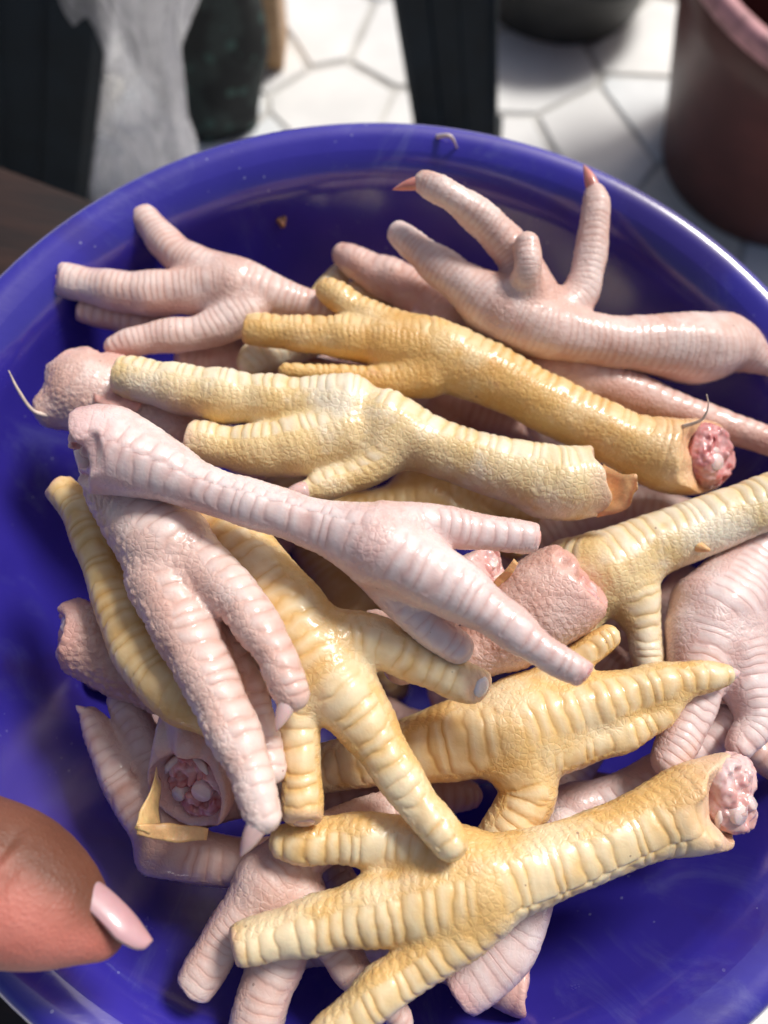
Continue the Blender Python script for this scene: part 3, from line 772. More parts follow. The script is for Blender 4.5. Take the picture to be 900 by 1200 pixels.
def build_foot(f, seed):
    limbs3 = []
    for l in f['limbs']:
        C3 = project_limb(l['pts'], f['z0'], f['gx'], f['gy'])
        D_ = catmull(C3, max(0.0012, C3[:, 3].min() * 0.35))
        if l['kind'] != 'shank':
            s__ = np.concatenate([[0], np.cumsum(np.linalg.norm(np.diff(D_[:, :3], axis=0), axis=1))])
            D_[:, 3] *= 1 + 0.04 * np.cos(2 * math.pi * (s__[-1] - s__ - 0.004) / 0.0135) * sstep(0.006, 0.018, s__)
        limbs3.append(D_)
    allp = np.vstack(limbs3)
    base = allp[allp[:, 2].argmin(), :3].copy(); base[2] -= 0.004
    root = thing('chicken_foot', f['label'], 'chicken foot', tuple(base), 'raw chicken feet heaped in the bowl')
    extras = []
    cuts = []; cut_args = []
    for l, D_ in zip(f['limbs'], limbs3):
        e = D_[-1]; d = D_[-1, :3] - D_[max(0, len(D_) - 4), :3]; d /= np.linalg.norm(d)
        if l.get('facing') is not None:
            d2 = cdir(np.array(l['facing'], float)); d = d2 / np.linalg.norm(d2)
        r = e[3]
        if l['end'] == 'flat':
            cut_args.append(dict(c=e[:3] + d * r * 0.15, d=d, R_=r * 2.0, rag=0.0004, seed=seed, rr=r)); cuts.append((e[:3] + d * r * .15, d, r, 0.5))
        elif l['end'] == 'open':
            cut_args.append(dict(c=e[:3], d=d, R_=r * 2.2, rag=r * 0.32, seed=seed, rr=r, hollow=r * 0.92, hoff=l.get('hoff', 0.50))); cuts.append((e[:3], d, r, 1.5))
        elif l['end'] == 'ragged':
            cut_args.append(dict(c=e[:3] + d * r * 0.2, d=d, R_=r * 2.2, rag=r * 0.30, seed=seed, rr=r)); cuts.append((e[:3] + d * r * .1, d, r, 0.9))
        else:
            cut_args.append(None)
        extras.append((e, d, r))
    im = Implicit(limbs3, f['voxel'], 0.0022, cut_args)
    V, F, N = im.mesh()
    # nearest limb sample -> arc length, angle round the axis
    samp, tang, arc, lid, rad_, wl_ = [], [], [], [], [], []
    for i, (l, D_) in enumerate(zip(f['limbs'], limbs3)):
        s = np.concatenate([[0], np.cumsum(np.linalg.norm(np.diff(D_[:, :3], axis=0), axis=1))])
        t = np.gradient(D_[:, :3], axis=0); t /= np.linalg.norm(t, axis=1, keepdims=True) + 1e-12
        samp.append(D_[:, :3]); tang.append(t); arc.append(s); lid.append(np.full(len(s), i)); rad_.append(D_[:, 3])
        wl_.append(np.full(len(s), (0.0036 if l['kind'] == 'shank' else 0.0031) * f['wl'] * l.get('wl', 1.0)))
    samp = np.vstack(samp); tang = np.vstack(tang); arc = np.concatenate(arc); lid = np.concatenate(lid); rad_ = np.concatenate(rad_); wl_ = np.concatenate(wl_)
    s_v = np.zeros(len(V)); th = np.zeros(len(V)); id_v = np.zeros(len(V), int); r_v = np.zeros(len(V)); w_v = np.zeros(len(V)); pw = np.ones(len(V))
    dv = cdir(f['dors']); dv /= np.linalg.norm(dv)
    for a in range(0, len(V), 8000):
        q = V[a:a + 8000]
        d2 = ((q[:, None] - samp[None]) ** 2).sum(-1)
        d2 = np.sqrt(d2) - rad_[None]
        j = d2.argmin(1)
        per = np.stack([d2[:, lid == i].min(1) for i in range(len(limbs3))], 1); per.sort(axis=1)
        if per.shape[1] > 1: pw[a:a + 8000] = 0.15 + 0.85 * sstep(0.0002, 0.0030, per[:, 1] - per[:, 0])
        rel = q - samp[j]; T = tang[j]
        s_v[a:a + 8000] = arc[j] + (rel * T).sum(1)
        e1 = dv - (T @ dv)[:, None] * T; e1 /= np.linalg.norm(e1, axis=1, keepdims=True) + 1e-9
        e2 = np.cross(T, e1)
        th[a:a + 8000] = np.arctan2((rel * e2).sum(1), (rel * e1).sum(1))
        id_v[a:a + 8000] = lid[j]; r_v[a:a + 8000] = rad_[j]; w_v[a:a + 8000] = wl_[j]
    jit = vnoise(np.column_stack([s_v / 0.004, id_v * 7.0 + seed, np.zeros(len(V))]), 2.0) * 0.55
    split = np.where(np.array([bool(l.get('split')) for l in f['limbs']])[id_v], 1.0, 0.0)
    th0 = 0.25 + 0.15 * np.sin(s_v / 0.012)
    phase = s_v / w_v + 0.20 * th * th + jit + 0.16 * vnoise(V / 0.0028, seed + 5) + id_v * 3.37 + split * 0.5 * (th > th0)
    fr = phase - np.floor(phase)
    on = pw * float(sstep(0.1, 0.5, np.array(f['amp'])))
    tn = np.abs(th + 0.20 * vnoise(V / 0.005, seed + 6))
    hw = 0.78
    dm = (1 - sstep(hw - .10, hw + .06, tn)) * on
    lat = sstep(hw - .02, hw + .10, tn) * (1 - sstep(1.30, 1.55, tn)) * on
    F1, F2 = worley(V / (0.0024 if f['peb'] > 1.8 else 0.0018) + seed * 3.1, seed)
    prof = (1 - np.abs(2 * fr - 1) ** 2.3 + 0.25 * (fr - 0.5)) * (1 - 0.55 * np.clip(tn / hw, 0, 1.2) ** 3)
    ph2 = s_v / (w_v * 0.62) + 0.8 * tn + 0.22 * vnoise(V / 0.0028, seed + 15) + id_v * 1.7
    fr2 = ph2 - np.floor(ph2)
    prof2 = (1 - np.abs(2 * fr2 - 1) ** 2.6) * (1 - 0.6 * np.clip(np.abs(tn - 1.12) / 0.32, 0, 1) ** 2)
    sg = split * np.exp(-((th - th0) * r_v / 0.0005) ** 2)
    disp = f['amp'] * (0.00034 * dm * (prof - 0.75 - 0.5 * sg) + 0.00022 * lat * (prof2 - 0.8))
    dorsal = dm; dm = np.clip(dm + lat, 0, 1)
    disp += f['peb'] * 0.00014 * (1 - dm) * (sstep(0.0, 0.45, F2 - F1) - 0.6)
    disp += 0.00040 * vnoise(V / 0.007, seed) + 0.00007 * vnoise(V / 0.0021, seed + 9)
    cutv = np.zeros(len(V))
    for c, d, r, wgt in cuts:
        q = V - c; ax_ = q @ d
        near = np.exp(-((q ** 2).sum(1)) / (1.3 * r) ** 2)
        cutv = np.maximum(cutv, near * sstep(-r * wgt, r * 0.15, ax_ + 0.25 * r * vnoise(V / 0.003, seed + 2)))
    disp *= 1 - 0.7 * cutv
    V = V + N * disp[:, None]
    o = link_mesh('skin', V, F, MAT[f['tone']], root)
    for nm, arr in (('phase', phase), ('dors', dorsal * (1 - cutv)), ('cut', cutv)):
        at_ = o.data.attributes.new(nm, 'FLOAT', 'POINT'); at_.data.foreach_set('value', arr.astype(np.float32))
    r_ = random.Random(int(seed * 100))
    for l, (e, d, r) in zip(f['limbs'], extras):
        c = e[:3]
        side = np.cross(d, BACK); side /= np.linalg.norm(side) + 1e-9
        upv = np.cross(side, d)
        if l['claw']:
            cx, cy, cz, ln, mt = l['claw']
            dd = cdir((cx, cy, cz)); dd /= np.linalg.norm(dd)
            claw_mesh(root, c + dd * r * 0.75 + BACK * r * 0.1, dd, ln * e_scale(c), r * l.get('clawr', 0.5), MAT[mt], -BACK * 0.6)
        if l['end'] == 'flat' and l.get('bone'):
            q = c + d * r * 0.12
            tube_mesh('bone', [(*(q - d * r * .5), r * .55), (*(q + d * r * .02), r * .60), (*(q + d * r * .10), r * .52), (*(q + d * r * .13), r * .30)], MAT[l['bone']], root, 16)
        if l['end'] == 'open':
            dp = l.get('deep', 0.0)
            blobs = []
            for k_ in range(5):
                a = k_ * 1.3 + r_.uniform(0, .5)
                q = r_.uniform(.12, .56)
                blobs.append((*(c + d * r * (r_.uniform(-.42, -.25) - dp + l.get('out', .0)) + (math.cos(a) * side + math.sin(a) * upv) * r * q), r * r_.uniform(.42, .58)))
            lump('flesh', blobs, MAT[l.get('flesh', 'pale_flesh')], root, seed=seed, rough=0.0004, h=0.0005, plane=(c + d * r * (l.get('out', .0) - dp), d, r * .22))
            for k_ in range(l.get('bones', 2)):
                a = l.get('bone_angle', 0.6) + k_ * 2.3
                off = (math.cos(a) * side + math.sin(a) * upv) * r * (0.40 if k_ else 0.20)
                ax_ = d + 0.7 * r_.uniform(-1, 1) * side + 0.4 * r_.uniform(-1, 1) * upv; ax_ /= np.linalg.norm(ax_)
                rb = r * (0.24 if k_ == 0 else 0.17)
                b0 = c + off - d * r * (0.38 + dp)
                ln = r * r_.uniform(.48, .60) + r * l.get('out', .0) * .9
                tube_mesh('bone', [(*b0, rb * .9), (*(b0 + ax_ * ln * .7), rb), (*(b0 + ax_ * ln * .95), rb * .97), (*(b0 + ax_ * ln), rb * .86)], MAT['bone'], root, 14)
            for w0, w1, rr_ in ((-.6, 1.5, .66),):
                tp = [c + side * r * rr_ * math.cos(t_) + upv * r * rr_ * math.sin(t_) - d * r * (.10 + dp * .5 + .1 * math.sin(3 * t_)) for t_ in np.linspace(w0, w1, 9)]
                tube_mesh('tendon', [(*p, r * (.085 if 0 < q < 8 else .03)) for q, p in enumerate(tp)], MAT['tendon'], root, 8)
        if l['end'] == 'ragged':
            blobs = []
            for k_ in range(6):
                a = k_ * 1.05
                blobs.append((*(c + d * r * r_.uniform(-.12, .06) + (math.cos(a) * side + math.sin(a) * upv) * r * r_.uniform(.25, .55)), r * r_.uniform(.22, .32)))
            lump('flesh', blobs, MAT[l.get('flesh', 'pale_flesh')], root, seed=seed)
    f['root'] = root
    f['limbs3'] = limbs3
    return root

def e_scale(p):
    """metres per photo pixel at point p"""
    return ((p - CAM) @ -BACK) / FPX

for i, f in enumerate(FEET):
    build_foot(f, 1.37 + i * 2.11)
#AFTERFEET
# ------------------------------------------------------------------ loose bits that belong to single feet
def foot_by(words):
    return next(f for f in FEET if words in f['label'])

def flap(f, A, B, mat, name='skin_flap', thick=0.0005, curl=0.0):
    a = catmull(project_limb([(x, y, 1, l) for x, y, l in A], f['z0'], f['gx'], f['gy']), 0.0008)
    b_ = catmull(project_limb([(x, y, 1, l) for x, y, l in B], f['z0'], f['gx'], f['gy']), 0.0008)
    n, m = 14, 8
    def res(P): 
        i = np.linspace(0, len(P) - 1, n); j = np.clip(i.astype(int), 0, len(P) - 2); t = (i - j)[:, None]
        return P[j, :3] * (1 - t) + P[j + 1, :3] * t
    a, b_ = res(a), res(b_)
    G = np.zeros((n, m, 3))
    for j in range(m):
        t = j / (m - 1)
        G[:, j] = a * (1 - t) + b_ * t + BACK * curl * math.sin(math.pi * t)
    P = G.reshape(-1, 3)
    P = P + 0.0006 * np.column_stack([vnoise(P / 0.004, k_) for k_ in (1, 2, 3)])
    top, bot = P, P - BACK * thick
    V = np.vstack([top, bot]); F = []
    N_ = n * m
    for i in range(n - 1):
        for j in range(m - 1):
            q = (i * m + j, (i + 1) * m + j, (i + 1) * m + j + 1, i * m + j + 1)
            F.append(q); F.append(tuple(v + N_ for v in q[::-1]))
    rim_ = [i * m for i in range(n)] + [(n - 1) * m + j for j in range(1, m)] + [i * m + m - 1 for i in range(n - 2, -1, -1)] + [j for j in range(m - 2, 0, -1)]
    for k_ in range(len(rim_)):
        p, q = rim_[k_], rim_[(k_ + 1) % len(rim_)]
        F.append((q, p, p + N_, q + N_))
    return link_mesh(name, [tuple(v) for v in V], F, MAT[mat], f['root'])

def thread(f, pts, mat, name):
    P = catmull(project_limb(pts, f['z0'], f['gx'], f['gy']), 0.001)
    return tube_mesh(name, P, MAT[mat], f['root'], 8)

fo = foot_by('open hock stump')
flap(fo, [(184, 898, .3), (172, 935, .7), (160, 962, 1.0), (156, 972, 1.1)], [(188, 915, .1), (186, 945, .3), (186, 968, .5), (175, 978, .9)], 'flap')
flap(fo, [(158, 968, 1.1), (190, 966, .7), (220, 968, .5), (244, 972, .4)], [(160, 980, 1.0), (190, 986, .7), (220, 986, .5), (242, 984, .3)], 'flap')
fc = foot_by('cream yellow foot')
flap(fc, [(706, 545, .3), (732, 556, .8), (747, 556, 1.0), (749, 574, 1.0)], [(700, 606, .1), (722, 600, .4), (738, 594, .6), (742, 582, .8)], 'flap')
fm = foot_by('stray quill')
thread(fm, [(66, 488, 5, .3), (40, 482, 2.6, .5), (22, 458, 2, .8), (10, 434, .7, 1.0)], 'quill', 'quill')
flap(fm, [(110, 425, .6), (135, 440, 1.0), (168, 470, 1.2)], [(110, 470, 1.2), (140, 480, 1.3), (160, 482, 1.2)], 'pinkflap')
fb = foot_by('raw red stump')
thread(fb, [(800, 500, 3, .9), (822, 492, 2, 1.3), (830, 476, 1, 1.6), (828, 462, .6, 1.8)], 'quill', 'quill')
fd = foot_by('shank lies over')
thread(fd, [(808, 638, 9, .4), (822, 642, 6, .7), (832, 645, 2, .8)], 'flap', 'spur')
fg = foot_by('small torn pink stump')
flap(fg, [(568, 690, .2), (588, 672, .6), (602, 655, .9)], [(576, 694, .1), (596, 678, .5), (606, 660, .8)], 'flap')
# ------------------------------------------------------------------ scraps on the bowl
def on_bowl(x, y):
    w = ray(x, y); k = 0.05
    while k < 0.5:
        p = CAM + w * k
        if wall_gap(p[None], np.zeros(1))[0] < 0 and p[2] < ZS + 0.092: return p
        k += 0.0004
    return CAM + w * 0.2
def crumb(x, y, size, label, mat, seed, p=None):
    p = on_bowl(x, y) if p is None else p
    inward = np.array([-p[0], -p[1], 0.10]); inward /= np.linalg.norm(inward)
    r_ = random.Random(seed)
    bl = [(*(p + inward * size * .2 + size * np.array([r_.uniform(-1, 1), r_.uniform(-1, 1), r_.uniform(-.4, .4)])), size * r_.uniform(.4, .8)) for _ in range(5)]
    o = lump('food_scrap', bl, mat, None, h=size * .22, k=size * .4, rough=size * .2, seed=seed)
    tag(o, label, 'scrap'); return o
scrap_mat = simple('brown_scrap', (0.20, 0.08, 0.04), 0.6, 0.4, 400, bump=0.4)
scrap_mat2 = simple('beige_scrap', (0.36, 0.26, 0.18), 0.7, 0.4, 400, bump=0.4)
crumb(330, 258, 0.0016, 'tiny brown scrap stuck to the inside bowl wall beside the pale cut toes', scrap_mat, 3)
w = ray(885, 1068); crumb(885, 1068, 0.0010, 'small beige crumb on the inside wall near the bony stump', scrap_mat2, 4)
def feather():
    p0, p1, p2 = at(512, 160, ZRIM + .0005), at(528, 160, ZRIM + .003), at(537, 176, ZRIM - .002)
    P = catmull(np.array([(*p0, .0008), (*p1, .0006), (*p2, .0002)]), 0.0006)
    o = tube_mesh('feather', P, MAT['tendon'], None, 8)
    tag(o, 'thin curved white feather stuck on the bowl rim by the navy leg', 'feather')
feather()

# ------------------------------------------------------------------ hand that holds the bowl
def hand():
    m, nt, b = new_mat('brown_skin')
    tc = nd(nt, 'ShaderNodeTexCoord')
    n = nd(nt, 'ShaderNodeTexNoise', Scale=60.0, Detail=4.0); nt.links.new(tc.outputs['Object'], n.inputs['Vector'])
    pd = nd(nt, 'ShaderNodeAttribute', attribute_name='pad').outputs['Fac']
    c = mixc(nt, ramp(nt, n.outputs[0], 0.3, 0.7), (0.15, 0.055, 0.032), (0.21, 0.082, 0.05))
    c2 = mixc(nt, ramp(nt, n.outputs[0], 0.3, 0.7), (0.50, 0.15, 0.11), (0.58, 0.205, 0.16))
    nt.links.new(mixc(nt, pd, c, c2), b.inputs['Base Color'])
    b.inputs['Roughness'].default_value = 0.55
    b.inputs['Subsurface Weight'].default_value = 0.3; b.inputs['Subsurface Scale'].default_value = 0.004
    b.inputs['Subsurface Radius'].default_value = (1, .35, .2)
    v = nd(nt, 'ShaderNodeTexVoronoi', feature='DISTANCE_TO_EDGE', Scale=900.0); nt.links.new(tc.outputs['Object'], v.inputs['Vector'])
    n2 = nd(nt, 'ShaderNodeTexNoise', Scale=500.0, Detail=4.0); nt.links.new(tc.outputs['Object'], n2.inputs['Vector'])
    bp = nd(nt, 'ShaderNodeBump', Strength=0.6, Distance=0.0004); nt.links.new(math_n(nt, 'ADD', v.outputs[0], n2.outputs[0]), bp.inputs['Height']); nt.links.new(bp.outputs[0], b.inputs['Normal'])
    def P(x, y, r, z):
        p = at(x, y, z); return (*p, r * e_scale(p))
    th = np.array([P(-200, 985, 84, ZRIM + .011), P(-120, 1000, 88, ZRIM + .017), P(-50, 1022, 90, ZRIM + .024), P(5, 1038, 84, ZRIM + .026), P(50, 1060, 68, ZRIM + .026), P(86, 1080, 46, ZRIM + .025), P(116, 1093, 31, ZRIM + .024)])
    th = catmull(th, 0.003)
    b0 = th[0, :3]
    out = np.array([b0[0], b0[1], 0]); R0 = np.linalg.norm(out); out /= R0
    tg = np.array([-out[1], out[0], 0])
    if tg[1] < 0: tg = -tg
    Z = np.array([0, 0, 1.0])
    wrist = b0 + out * 0.075 - Z * 0.075 - tg * 0.01
    limbs = [th]
    limbs.append(catmull(np.array([(*b0, .0165), (*(b0 + out * .028 - Z * .022), .021), (*(b0 + out * .055 - Z * .05), .023), (*wrist, .026), (*(wrist + out * .12 - Z * .04), .033)]), 0.004))
    for i in range(4):
        o_ = tg * (0.012 + (i) * 0.0205)
        kn = b0 + o_ + out * .020 - Z * .046
        ln = (1.0, 1.08, 1.02, .86)[i]
        limbs.append(catmull(np.array([(*wrist, .019), (*(wrist * .45 + kn * .55), .0125), (*kn, .0108), (*(kn + (-out * .020 - Z * .018) * ln), .0090), (*(kn + (-out * .036 - Z * .036) * ln), .0082), (*(kn + (-out * .044 - Z * .050) * ln), .0070)]), 0.003))
    im = Implicit(limbs, 0.0011, 0.007)
    V, F, N = im.mesh()
    d = np.sqrt(((V[:, None] - th[None, ::2, :3]) ** 2).sum(-1)); j = d.argmin(1)
    tgt = np.gradient(th[::2, :3], axis=0); tgt /= np.linalg.norm(tgt, axis=1, keepdims=True)
    padv = cdir((-.35, -.55, .75)); padv /= np.linalg.norm(padv)
    rel = V - th[::2, :3][j]; rel /= np.linalg.norm(rel, axis=1, keepdims=True) + 1e-9
    pad = sstep(-.20, .60, rel @ padv + .12 * vnoise(V / .006, 3.0)) * sstep(.055, .02, d.min(1))
    # crease at the joint
    c1, c2_ = at(-8, 1008, ZRIM + .05), at(30, 962, ZRIM + .045)
    ax_ = (c2_ - c1); L_ = np.linalg.norm(ax_); ax_ /= L_
    viewv = (CAM - c1) / np.linalg.norm(CAM - c1)
    nn = np.cross(ax_, viewv); nn /= np.linalg.norm(nn)
    q = V - c1; along = q @ ax_
    crease = np.exp(-((q @ nn) / .0011) ** 2) * sstep(-.012, 0, along) * (1 - sstep(L_ - .002, L_ + .006, along)) * (N @ viewv > 0)
    crease2 = np.exp(-(((q @ nn) - .004) / .0009) ** 2) * sstep(-.012, 0, along) * (1 - sstep(L_ - .006, L_, along)) * (N @ viewv > 0)
    V = V - N * (0.0017 * crease + 0.0009 * crease2)[:, None]
    root = thing('person_hand', 'brown hand with a pale pointed thumbnail gripping the bowl edge', 'hand', tuple(b0))
    o = link_mesh('skin', V, F, m, root)
    a_ = o.data.attributes.new('pad', 'FLOAT', 'POINT'); a_.data.foreach_set('value', pad.astype(np.float32))
    # nail plate
    nm = simple('thumb_nail', (0.56, 0.32, 0.34), 0.36, 0.06, 120, Subsurface_Weight=0.3, Subsurface_Scale=0.003, Coat_Weight=0.5)
    z = ZRIM + .026
    A = np.array([at(90, 1022, z + .002), at(122, 1043, z + .002), at(151, 1071, z + .002), at(177, 1104, z + .001)])
    ac = catmull(np.column_stack([A, np.ones(4)]), 0.0008)[:, :3]
    n, mm = len(ac), 13
    nrm = cdir((.75, .66, -.02)); nrm /= np.linalg.norm(nrm)
    V = []; F = []
    for i in range(n):
        t = ac[min(i + 1, n - 1)] - ac[max(i - 1, 0)]; t /= np.linalg.norm(t)
        cr = np.cross(t, nrm); cr /= np.linalg.norm(cr); n2_ = np.cross(cr, t)
        u = i / (n - 1)
        half = 0.0044 * min(1.0, math.sqrt(max(0.0, 1 - ((u - .38) / .64) ** 2)) * 1.05 + .12)
        for j_ in range(mm):
            v_ = (j_ / (mm - 1) * 2 - 1)
            V.append(ac[i] + cr * half * v_ * (1 - .12 * v_ * v_) - n2_ * (half * .62 * v_ * v_) + n2_ * 0.0004)
    nV = len(V); V = V + [p - nrm * 0.0006 for p in V]
    for i in range(n - 1):
        for j_ in range(mm - 1):
            q_ = (i * mm + j_, i * mm + j_ + 1, (i + 1) * mm + j_ + 1, (i + 1) * mm + j_)
            F.append(q_); F.append(tuple(x + nV for x in q_[::-1]))
    rim_ = [i * mm for i in range(n)] + [(n - 1) * mm + j_ for j_ in range(1, mm)] + [i * mm + mm - 1 for i in range(n - 2, -1, -1)] + [j_ for j_ in range(mm - 2, 0, -1)]
    for k_ in range(len(rim_)):
        p_, q_ = rim_[k_], rim_[(k_ + 1) % len(rim_)]
        F.append((p_, q_, q_ + nV, p_ + nV))
    link_mesh('thumbnail', V, F, nm, root)
hand()

# ------------------------------------------------------------------ things on the floor behind the bowl
navy = simple('navy_plastic', (0.005, 0.011, 0.018), 0.6, 0.3, 25, bump=0.15, spec=0.25)
def navy_leg(cx, cy, w_, d_, rot, label, h_=0.24, lean=(0, 0)):
    root = thing('furniture_leg', label, 'furniture leg', (cx, cy, 0), 'navy plastic legs behind the bowl')
    def ring(z, s_):
        out = []
        for x, y in ((-.5, -.42), (-.42, -.5), (-.16, -.5), (-.13, -.44), (.13, -.44), (.16, -.5), (.42, -.5), (.5, -.42), (.5, .42), (.42, .5), (-.42, .5), (-.5, .42)):
            X, Y = x * w_ * s_, y * d_ * s_
            out.append((cx + lean[0] * z + math.cos(rot) * X - math.sin(rot) * Y, cy + lean[1] * z + math.sin(rot) * X + math.cos(rot) * Y, z))
        return out
    zs = [0.012, 0.02, 0.08, 0.13, 0.18, h_ - .004, h_]
    V = []; F = []
    for z in zs: V += ring(z, (0.86 + 0.45 * z) * (0.97 if z in (zs[0], zs[-1]) else 1))
    n = 12
    for i in range(len(zs) - 1):
        for k_ in range(n): F.append((i * n + k_, i * n + (k_ + 1) % n, (i + 1) * n + (k_ + 1) % n, (i + 1) * n + k_))
    F.append(tuple(range(n))[::-1]); F.append(tuple(range((len(zs) - 1) * n, len(zs) * n)))
    link_mesh('shaft', V, F, navy, root, smooth=False)
    box_obj('foot_pad', (w_ * .92, d_ * .92, .014), (cx, cy, .007), navy, root, .003, rot)
def leg_at(px, py, topx, toppy, ztop):
    p, q = at(px, py, 0.0), at(topx, toppy, ztop)
    return p[0], p[1], ((q[0] - p[0]) / ztop, (q[1] - p[1]) / ztop)
x_, y_, ln_ = leg_at(537, 165, 524, 0, 0.13)
navy_leg(x_, y_, .084, .05, .05, 'dark navy leg standing behind the bowl between pale floor tiles', lean=ln_)
x_, y_, ln_ = leg_at(35, 262, 36, 0, 0.19)
navy_leg(x_, y_, .108, .07, .12, 'dark navy leg next to the clear plastic bag', lean=ln_)

def bag():
    m, nt, b = new_mat('clear_white_film')
    tc = nd(nt, 'ShaderNodeTexCoord'); mp = nd(nt, 'ShaderNodeMapping'); mp.inputs['Scale'].default_value = (1, 1, .35); nt.links.new(tc.outputs['Object'], mp.inputs[0])
    n = nd(nt, 'ShaderNodeTexNoise', Scale=60.0, Detail=3.0, Distortion=2.2); nt.links.new(mp.outputs[0], n.inputs['Vector'])
    b.inputs['Base Color'].default_value = (0.80, 0.79, 0.84, 1); b.inputs['Roughness'].default_value = 0.16; b.inputs['Coat Weight'].default_value = 1.0; b.inputs['Coat Roughness'].default_value = 0.05; b.inputs['Transmission Weight'].default_value = 0.3
    bp = nd(nt, 'ShaderNodeBump', Strength=0.8, Distance=0.003); nt.links.new(n.outputs[0], bp.inputs['Height']); nt.links.new(bp.outputs[0], b.inputs['Normal'])
    tr = nd(nt, 'ShaderNodeBsdfTransparent'); mx = nd(nt, 'ShaderNodeMixShader')
    out = nt.nodes['Material Output']
    rg = nd(nt, 'ShaderNodeMapRange'); rg.inputs[1].default_value = .3; rg.inputs[2].default_value = .7; rg.inputs[3].default_value = .30; rg.inputs[4].default_value = .88
    nt.links.new(n.outputs[0], rg.inputs[0]); nt.links.new(rg.outputs[0], mx.inputs[0])
    tl = nd(nt, 'ShaderNodeBsdfTranslucent'); tl.inputs[0].default_value = (0.93, 0.92, 0.96, 1); nt.links.new(bp.outputs[0], tl.inputs['Normal'])
    m2 = nd(nt, 'ShaderNodeMixShader'); m2.inputs[0].default_value = 0.5; nt.links.new(b.outputs[0], m2.inputs[1]); nt.links.new(tl.outputs[0], m2.inputs[2])
    nt.links.new(tr.outputs[0], mx.inputs[1]); nt.links.new(m2.outputs[0], mx.inputs[2]); nt.links.new(mx.outputs[0], out.inputs['Surface'])
    c = at(152, 262, 0.0); cx, cy = c[0], c[1] + .02; q_ = at(152, 0, .2); lx, ly = (q_[0] - cx) / .2, (q_[1] - cy) / .2
    n_, m_ = 72, 40
    V = []; F = []
    for j in range(m_):
        z = .001 + .34 * j / (m_ - 1)
        wdt = .043 + .009 * math.sin(z * 17 + 2) - .03 * max(0, (z - .26) / .08)
        for i in range(n_):
            a = 2 * math.pi * i / n_
            q = np.array([[math.cos(a) * 2.2, math.sin(a) * 2.2, z * 9]]); q2 = np.array([[math.cos(a) * 6, math.sin(a) * 6, z * 14]])
            r_ = 1 + .20 * vnoise(q, 4.0)[0] + .16 * vnoise(q2, 8.0)[0]
            X, Y = wdt * r_ * math.cos(a), .024 * r_ * math.sin(a)
            V.append((cx + lx * z + X, cy + ly * z + .25 * X + Y, z))
    for j in range(m_ - 1):
        for i in range(n_): F.append((j * n_ + i, j * n_ + (i + 1) % n_, (j + 1) * n_ + (i + 1) % n_, (j + 1) * n_ + i))
    F.append(tuple(range(n_))[::-1])
    o = link_mesh('plastic_bag', V, F, m)
    tag(o, 'crumpled clear white plastic bag standing behind the bowl', 'plastic bag')
bag()

def sack():
    m, nt, b = new_mat('mottled_cloth')
    tc = nd(nt, 'ShaderNodeTexCoord')
    v = nd(nt, 'ShaderNodeTexVoronoi', Scale=55.0); nt.links.new(tc.outputs['Object'], v.inputs['Vector'])
    n = nd(nt, 'ShaderNodeTexNoise', Scale=30.0, Detail=4.0); nt.links.new(tc.outputs['Object'], n.inputs['Vector'])
    c = mixc(nt, ramp(nt, n.outputs[0], .45, .6), (0.012, 0.014, 0.014), (0.035, 0.045, 0.042))
    c = mixc(nt, math_n(nt, 'MULTIPLY', math_n(nt, 'LESS_THAN', v.outputs['Distance'], .25), .7), c, (0.06, 0.12, 0.10))
    nt.links.new(c, b.inputs['Base Color']); b.inputs['Roughness'].default_value = .85
    c = at(248, 178, 0.0); cx, cy = c[0] - .01, c[1] + .05
    V = []; F = []; n_, m_ = 48, 22
    for j in range(m_):
        t = j / (m_ - 1); z = .36 * t
        R_ = .052 * (0.86 + .3 * math.sin(min(1, t * 1.6) * math.pi * .6)) * (1 if t < .93 else 1 - (t - .93) * 8)
        for i in range(n_):
            a = 2 * math.pi * i / n_
            r_ = R_ * (1 + .22 * vnoise(np.array([[math.cos(a) * 2, math.sin(a) * 2, z * 14]]), 6.0)[0])
            V.append((cx + r_ * math.cos(a), cy + r_ * math.sin(a) * .8, z))
    for j in range(m_ - 1):
        for i in range(n_): F.append((j * n_ + i, j * n_ + (i + 1) % n_, (j + 1) * n_ + (i + 1) % n_, (j + 1) * n_ + i))
    F.append(tuple(range(n_))[::-1]); F.append(tuple(range((m_ - 1) * n_, m_ * n_)))
    tag(link_mesh('cloth_sack', V, F, m), 'dark mottled cloth sack between the plastic bag and the wooden leg', 'sack')
sack()

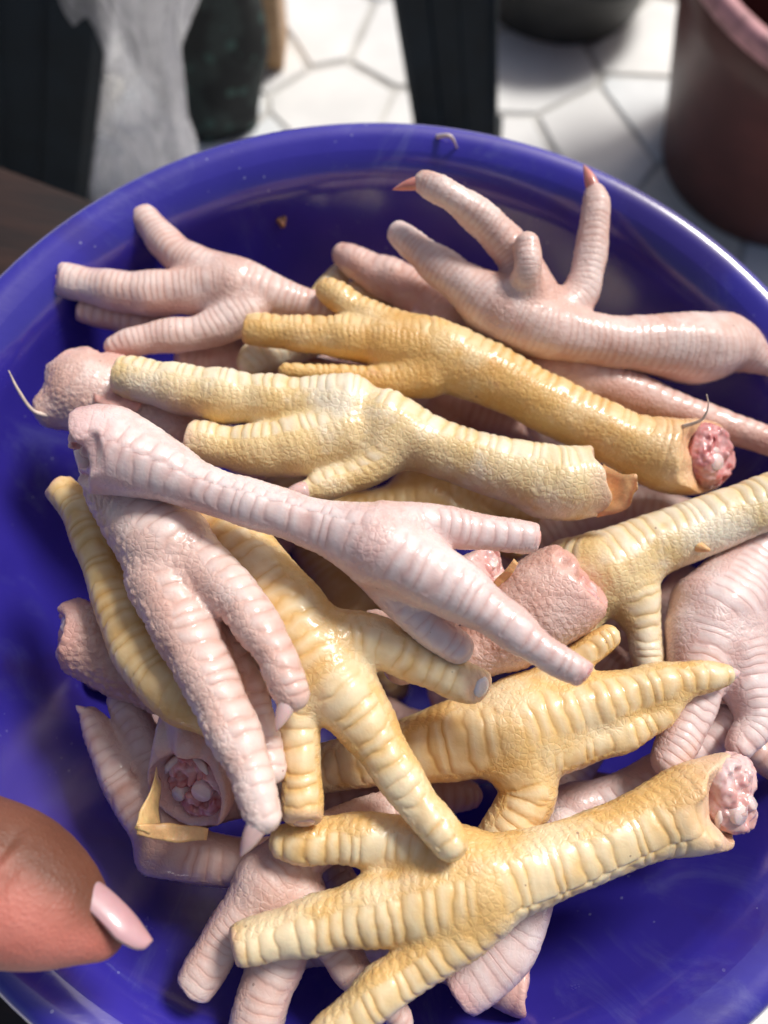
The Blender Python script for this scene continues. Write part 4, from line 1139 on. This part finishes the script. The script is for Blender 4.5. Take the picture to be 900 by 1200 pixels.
def wood_leg():
    tan = wood_mat('tan_wood', (0.36, 0.20, 0.09), (0.55, 0.34, 0.17)); dark = wood_mat('dark_post_wood', (0.02, 0.016, 0.014), (0.05, 0.04, 0.035))
    c = at(302, 82, 0.0)
    root = thing('wooden_post', 'square wooden post with a tan side and a dark face', 'post', (c[0], c[1] + .02, 0))
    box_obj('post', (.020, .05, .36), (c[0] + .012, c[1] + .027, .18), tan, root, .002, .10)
    box_obj('dark_board', (.024, .052, .36), (c[0] - .0115, c[1] + .0245, .18), dark, root, .002, .10)  # this half of the post has a much darker wood colour
wood_leg()

def bucket(name, label, cx, cy, r0, r1, h_, mat, rim_mat, lip=.008):
    root = thing(name, label, 'bucket', (cx, cy, 0))
    pr = [(0, .002), (r0 - .006, .002), (r0 - .001, .0), (r0, .005)] + [(r0 + (r1 - r0) * t, .005 + (h_ - .005) * t) for t in (.25, .5, .75, 1)] + [(r1 - .003, h_)] + [(r0 - .004 + (r1 - r0) * t, .008 + (h_ - .008) * t) for t in (.75, .5, .25, .0)] + [(0, .008)]
    V, F = lathe(pr, 64, cx, cy, 0); link_mesh('body', V, F, mat, root)
    a = [(r1 - .0035, h_ + .0006), (r1 - .002, h_ + .005), (r1 + lip * .5, h_ + .006), (r1 + lip, h_ + .003), (r1 + lip, h_ - .006), (r1 + lip * .7, h_ - .009), (r1 + .0005, h_ - .008), (r1 + .0005, h_ + .0006)]
    V, F = lathe(a, 64, cx, cy, 0); link_mesh('rim', V, F, rim_mat, root)
blk = simple('black_grey_plastic', (0.045, 0.045, 0.042), 0.5, 0.25, 20, bump=.2)
c = at(645, 52, 0.0)
bucket('bucket', 'low charcoal grey bucket standing on the tiles behind the navy leg', c[0], c[1] + .088, .088, .102, .065, blk, blk)
brn = simple('maroon_brown_plastic', (0.10, 0.030, 0.024), 0.4, 0.25, 18, bump=.2)
pnk = simple('faded_pink_rim', (0.50, 0.24, 0.25), 0.55, 0.3, 90, bump=.3)
bucket('bucket', 'maroon brown bucket with a faded pink rim beside the bowl', .30, .53, .10, .16, .20, brn, pnk)
